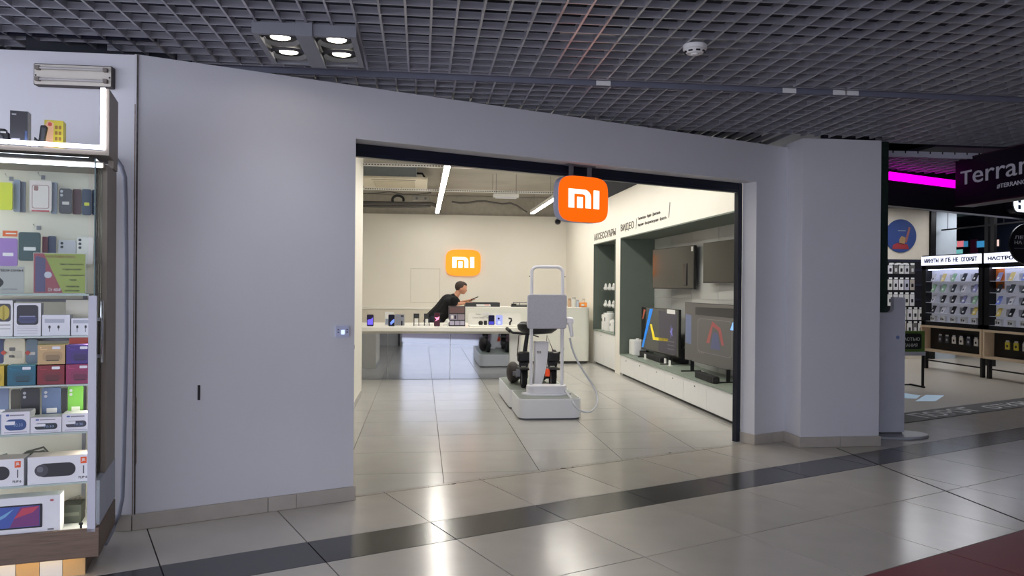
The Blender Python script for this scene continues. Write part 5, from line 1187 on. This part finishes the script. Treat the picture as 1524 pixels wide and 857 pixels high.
# kiosks facing the aisle
KX = 10.1
rk = random.Random(11)
pcols = [(46, 46, 56), (222, 222, 232), (150, 152, 196), (40, 42, 50), (236, 216, 150), (150, 190, 160), (120, 140, 220), (60, 64, 76), (214, 214, 224), (230, 206, 120)]
cname = {0: 'charcoal', 1: 'white', 2: 'lavender', 3: 'black', 4: 'cream', 5: 'mint', 6: 'blue', 7: 'slate', 8: 'silver', 9: 'yellow'}
def kiosk(yf, yn, head, label, side, cols, orange=0):
    t = thing('display_kiosk', label, 'display', (KX, (yf+yn)/2, 0)); h = (yf-yn)/2
    for s in (-1, 1): bx('leg', post, t, .06, .12, s*(h-.06)-.03, s*(h-.06)+.03, 0, .37)
    bx('cross_rail', post, t, .08, .10, -h+.06, h-.06, .16, .185)
    b = MB(); b.box(0, .36, -h, h, .36, .40); b.box(0, .36, -h, h, .84, .88); b.box(0, .36, h-.035, h, .40, .84); b.box(0, .36, -h, -h+.035, .40, .84); b.build('wood_box', M_lightwood, t)
    bx('box_back', post, t, .20, .22, -h+.035, h-.035, .40, .84)
    b = MB(); b.box(.02, .30, h-.12, h, .88, 2.28); b.box(.02, .30, -h, -h+.10, .88, 2.28); b.box(.02, .30, -h, h, .88, .96); b.box(.02, .30, -h, h, 2.0, 2.28); b.build('frame', post, t)
    bx('back_board', plain((206, 208, 220), .5, emit=.15), t, .16, .18, -h+.10, h-.12, .96, 2.0)
    if orange: bx('orange_board', plain((206, 112, 50), .5), t, .150, .159, h-.32, h-.12, 1.62, 2.0)
    bx('header', glow((236, 240, 255), .95), t, .005, .02, -h+.02, h-.0, 2.08, 2.26)
    words('lettering', head, 2*h-.22, .085, (.0045, h-.1, 2.13), (0, -1, 0), (0, 0, 1), mat('header_ink', (26, 30, 84), .6), t, .004, .03)
    bx('light_strip', glow((220, 226, 255), 5), t, .06, .10, -h+.12, h-.14, 1.985, 1.999)
    zsh = [1.76, 1.55, 1.34, 1.13, .965]
    for z in zsh: bx('shelf', plain((210, 212, 222), .3), t, .03, .16, -h+.10, h-.12, z-.008, z)
    n = 5; W_ = 2*h-.26
    for r_, z in enumerate(zsh):
        for c_ in range(n):
            if c_ >= cols: continue
            y = (yf+yn)/2+h-.14-W_*(c_+.5)/n; k = (r_*3+c_*2+rk.randint(0, 2)) % 10
            if r_ < 4:
                pt = thing('smartphone', '%s demo phone in the %s row from the top, %s from the left, %s kiosk' % (cname[k], ORD[r_], ORD[c_], side), 'phone', (KX+.06, y, z+.0005), 0, 'demo phones on the %s kiosk' % side)
                T = Matrix.Translation((0, 0, .0)) @ Matrix.Rotation(.22, 4, 'Y') @ frame((0, 0, 0), (0, -1, 0), (0, .0, 1)) @ Matrix.Shear('XY', 4, (0, 0))
                MB().prism([(x+yy*.28, yy) for x, yy in rrect(.095, .15, .014, 3, 0, .075)], 0, .012, T).build('body', plain(pcols[k], .3), pt)
                MB().prism([(x+yy*.28, yy) for x, yy in rrect(.04, .034, .006, 2, -.008, .05)], .012, .0135, T).build('label', M_white if k not in (1, 8) else plain((90, 96, 110)), pt)
                MB().prism(rrect(.09, .12, .002, 2, .15, .07), .0, .003, frame((.08, 0, 0), (0, -1, 0), (0, 0, 1))).build('price_card', plain((190, 192, 200), .5), pt)
            else:
                pt = thing('accessory_box', 'small white accessory box on the bottom shelf, %s from the left, %s kiosk' % (ORD[c_], side), 'box', (KX+.06, y, z+.0005), 0, 'accessory boxes on the %s kiosk' % side)
                bx('box_body', plain((214, 214, 212), .5), pt, 0, .06, -.065, .065, 0, .11); MB().cyl((-.001, -.02, .05), (.0, -.02, .05), .022, seg=10).build('print', plain((70, 70, 74)), pt); bx('print', plain((120, 116, 110)), pt, -.001, 0, .01, .055, .03, .08)
    # packs hanging in the wooden box
    for j in range(6):
        y = (yf+yn)/2+h-.5-j*(2*h-.62)/5.5
        k = (0, 0, 1, 1, 2, 1)[j]; rgb = ((66, 66, 74), (216, 210, 200), (60, 62, 76), (206, 190, 60))[k if not orange else (3, 3, 1, 1, 0, 3)[j]]
        pt = thing('accessory_pack', 'small hanging accessory pack, %s from the left in the wooden box of the %s kiosk' % (ORD[j], side), 'pack', (KX+.07, y, .56), 0, 'hanging packs in the %s kiosk' % side)
        bx('pack', plain(rgb, .4), pt, 0, .015, -.05, .05, 0, .13); bx('header_card', plain((200, 200, 204)), pt, .002, .013, -.035, .035, .13, .16); MB().cyl((-.001, 0, .06), (0, 0, .06), .024, seg=10).build('print', plain((40, 40, 44) if sum(rgb) > 400 else (170, 170, 170)), pt)
        MB().tube([(.007, 0, .15), (.13, 0, .15)], .003, 6).build('hook', M_chrome, pt)
kiosk(14.63, 12.92, 'МИНУТЫ И ГБ НЕ СГОРЯТ', 'black and birch phone display kiosk with lit header, left of the two', 'left', 5)
kiosk(12.87, 11.16, 'НАСТРОЙТЕ СВЯЗЬ', 'black and birch phone display kiosk with lit header at the right picture edge', 'right', 4, 1)
# slat wall with blister packs
t = thing('slat_wall', 'black slat wall with hanging blister packs under the round poster', 'display', (11.0, 16.5, 0)); sm_ = mat('slat_black', (18, 18, 28), .5)
bx('board', sm_, t, -1.2, .55, 0, .04, .35, 2.28)
for z in (.70, 1.02, 1.36, 1.70, 2.04, 2.25): bx('slat_rail', plain((40, 42, 60), .4), t, -1.2, .55, -.015, 0, z-.02, z+.02)
for k in range(7): bx('ticket_strip', M_white, t, -.9+k*.17, -.80+k*.17, -.02, -.015, 2.16, 2.20)
prow = [(2.14, .19, 'top'), (1.82, .24, 'second'), (1.48, .26, 'third'), (1.14, .24, 'fourth'), (.82, .24, 'fifth'), (.55, .2, 'lowest')]
for z, hh, nm in prow:
    for k in range(6):
        x = 10.48+k*.135+(.35 if z < 1.3 else 0)
        if x > 11.42: continue
        rgb = rk.choice([(226, 224, 220), (214, 212, 214), (200, 90, 86), (180, 170, 160), (232, 230, 232), (190, 190, 206), (222, 220, 214), (110, 106, 104)])
        pt = thing('blister_pack', 'small blister pack on the black slat wall, %s row, %s from the left' % (nm, ORD[k]), 'pack', (x, 16.46, z-hh), 0, 'blister packs on the slat wall')
        bx('card', plain(rgb, .4), pt, -.055, .055, 0, .012, 0, hh); bx('ticket', M_white, pt, -.04, .04, -.012, -.008, hh+.01, hh+.045)
        MB().prism(rrect(.05, .08, .012, 3, 0, hh*.45), 0, .008, VERT).build('blister', plain((40, 40, 46) if sum(rgb) > 350 else (210, 210, 210), .3), pt); MB().tube([(0, .006, hh-.01), (0, .04, hh+.02)], .003, 6).build('hook', M_chrome, pt); bx('ticket_arm', M_grey, pt, -.003, .003, -.012, .04, hh+.012, hh+.018)
# green notice board on a black frame
q0, q1 = YP(1345, 494, 11.7), YP(1375, 526, 11.7)
t = thing('notice_board', 'green framed black notice board on thin black legs', 'board', (q1.x-.55, 11.7, 0)); zt = q0.z+.02; zb = q1.z
bx('board', plain((92, 122, 52), .5), t, -.55, .55, -.02, .02, zb+.03, zt); MB().prism(rrect(.98, zt-zb-.12, .03, 4, 0, (zt+zb+.03)/2), .02, .024, VERT).build('black_panel', plain((22, 24, 26), .5), t)
text('lettering', 'СТАНЬ ЧАСТЬЮ', .62, .055, (-.16, -.0245, zb+.21), (1, 0, 0), (0, 0, 1), plain((214, 218, 214)), t, .001, .02); text('lettering', 'МЕНЯЙТЕ КОМПАНИЯ', .76, .07, (-.46+.12, -.0245, zb+.11), (1, 0, 0), (0, 0, 1), plain((214, 218, 214)), t, .001, .02)
bx('tray', plain((196, 198, 206), .4), t, -.55, .55, -.04, .04, zb-.03, zb+.03)
for s in (-1, 1):
    b = MB(); b.box(s*.53-.015, s*.53+.015, -.02, .01, 0, zb-.03); b.build('leg', post, t); bx('foot', post, t, s*.53-.015, s*.53+.015, -.05, .32, 0, .025)
bx('cross_bar', post, t, -.515, .515, .28, .31, 0, .02)
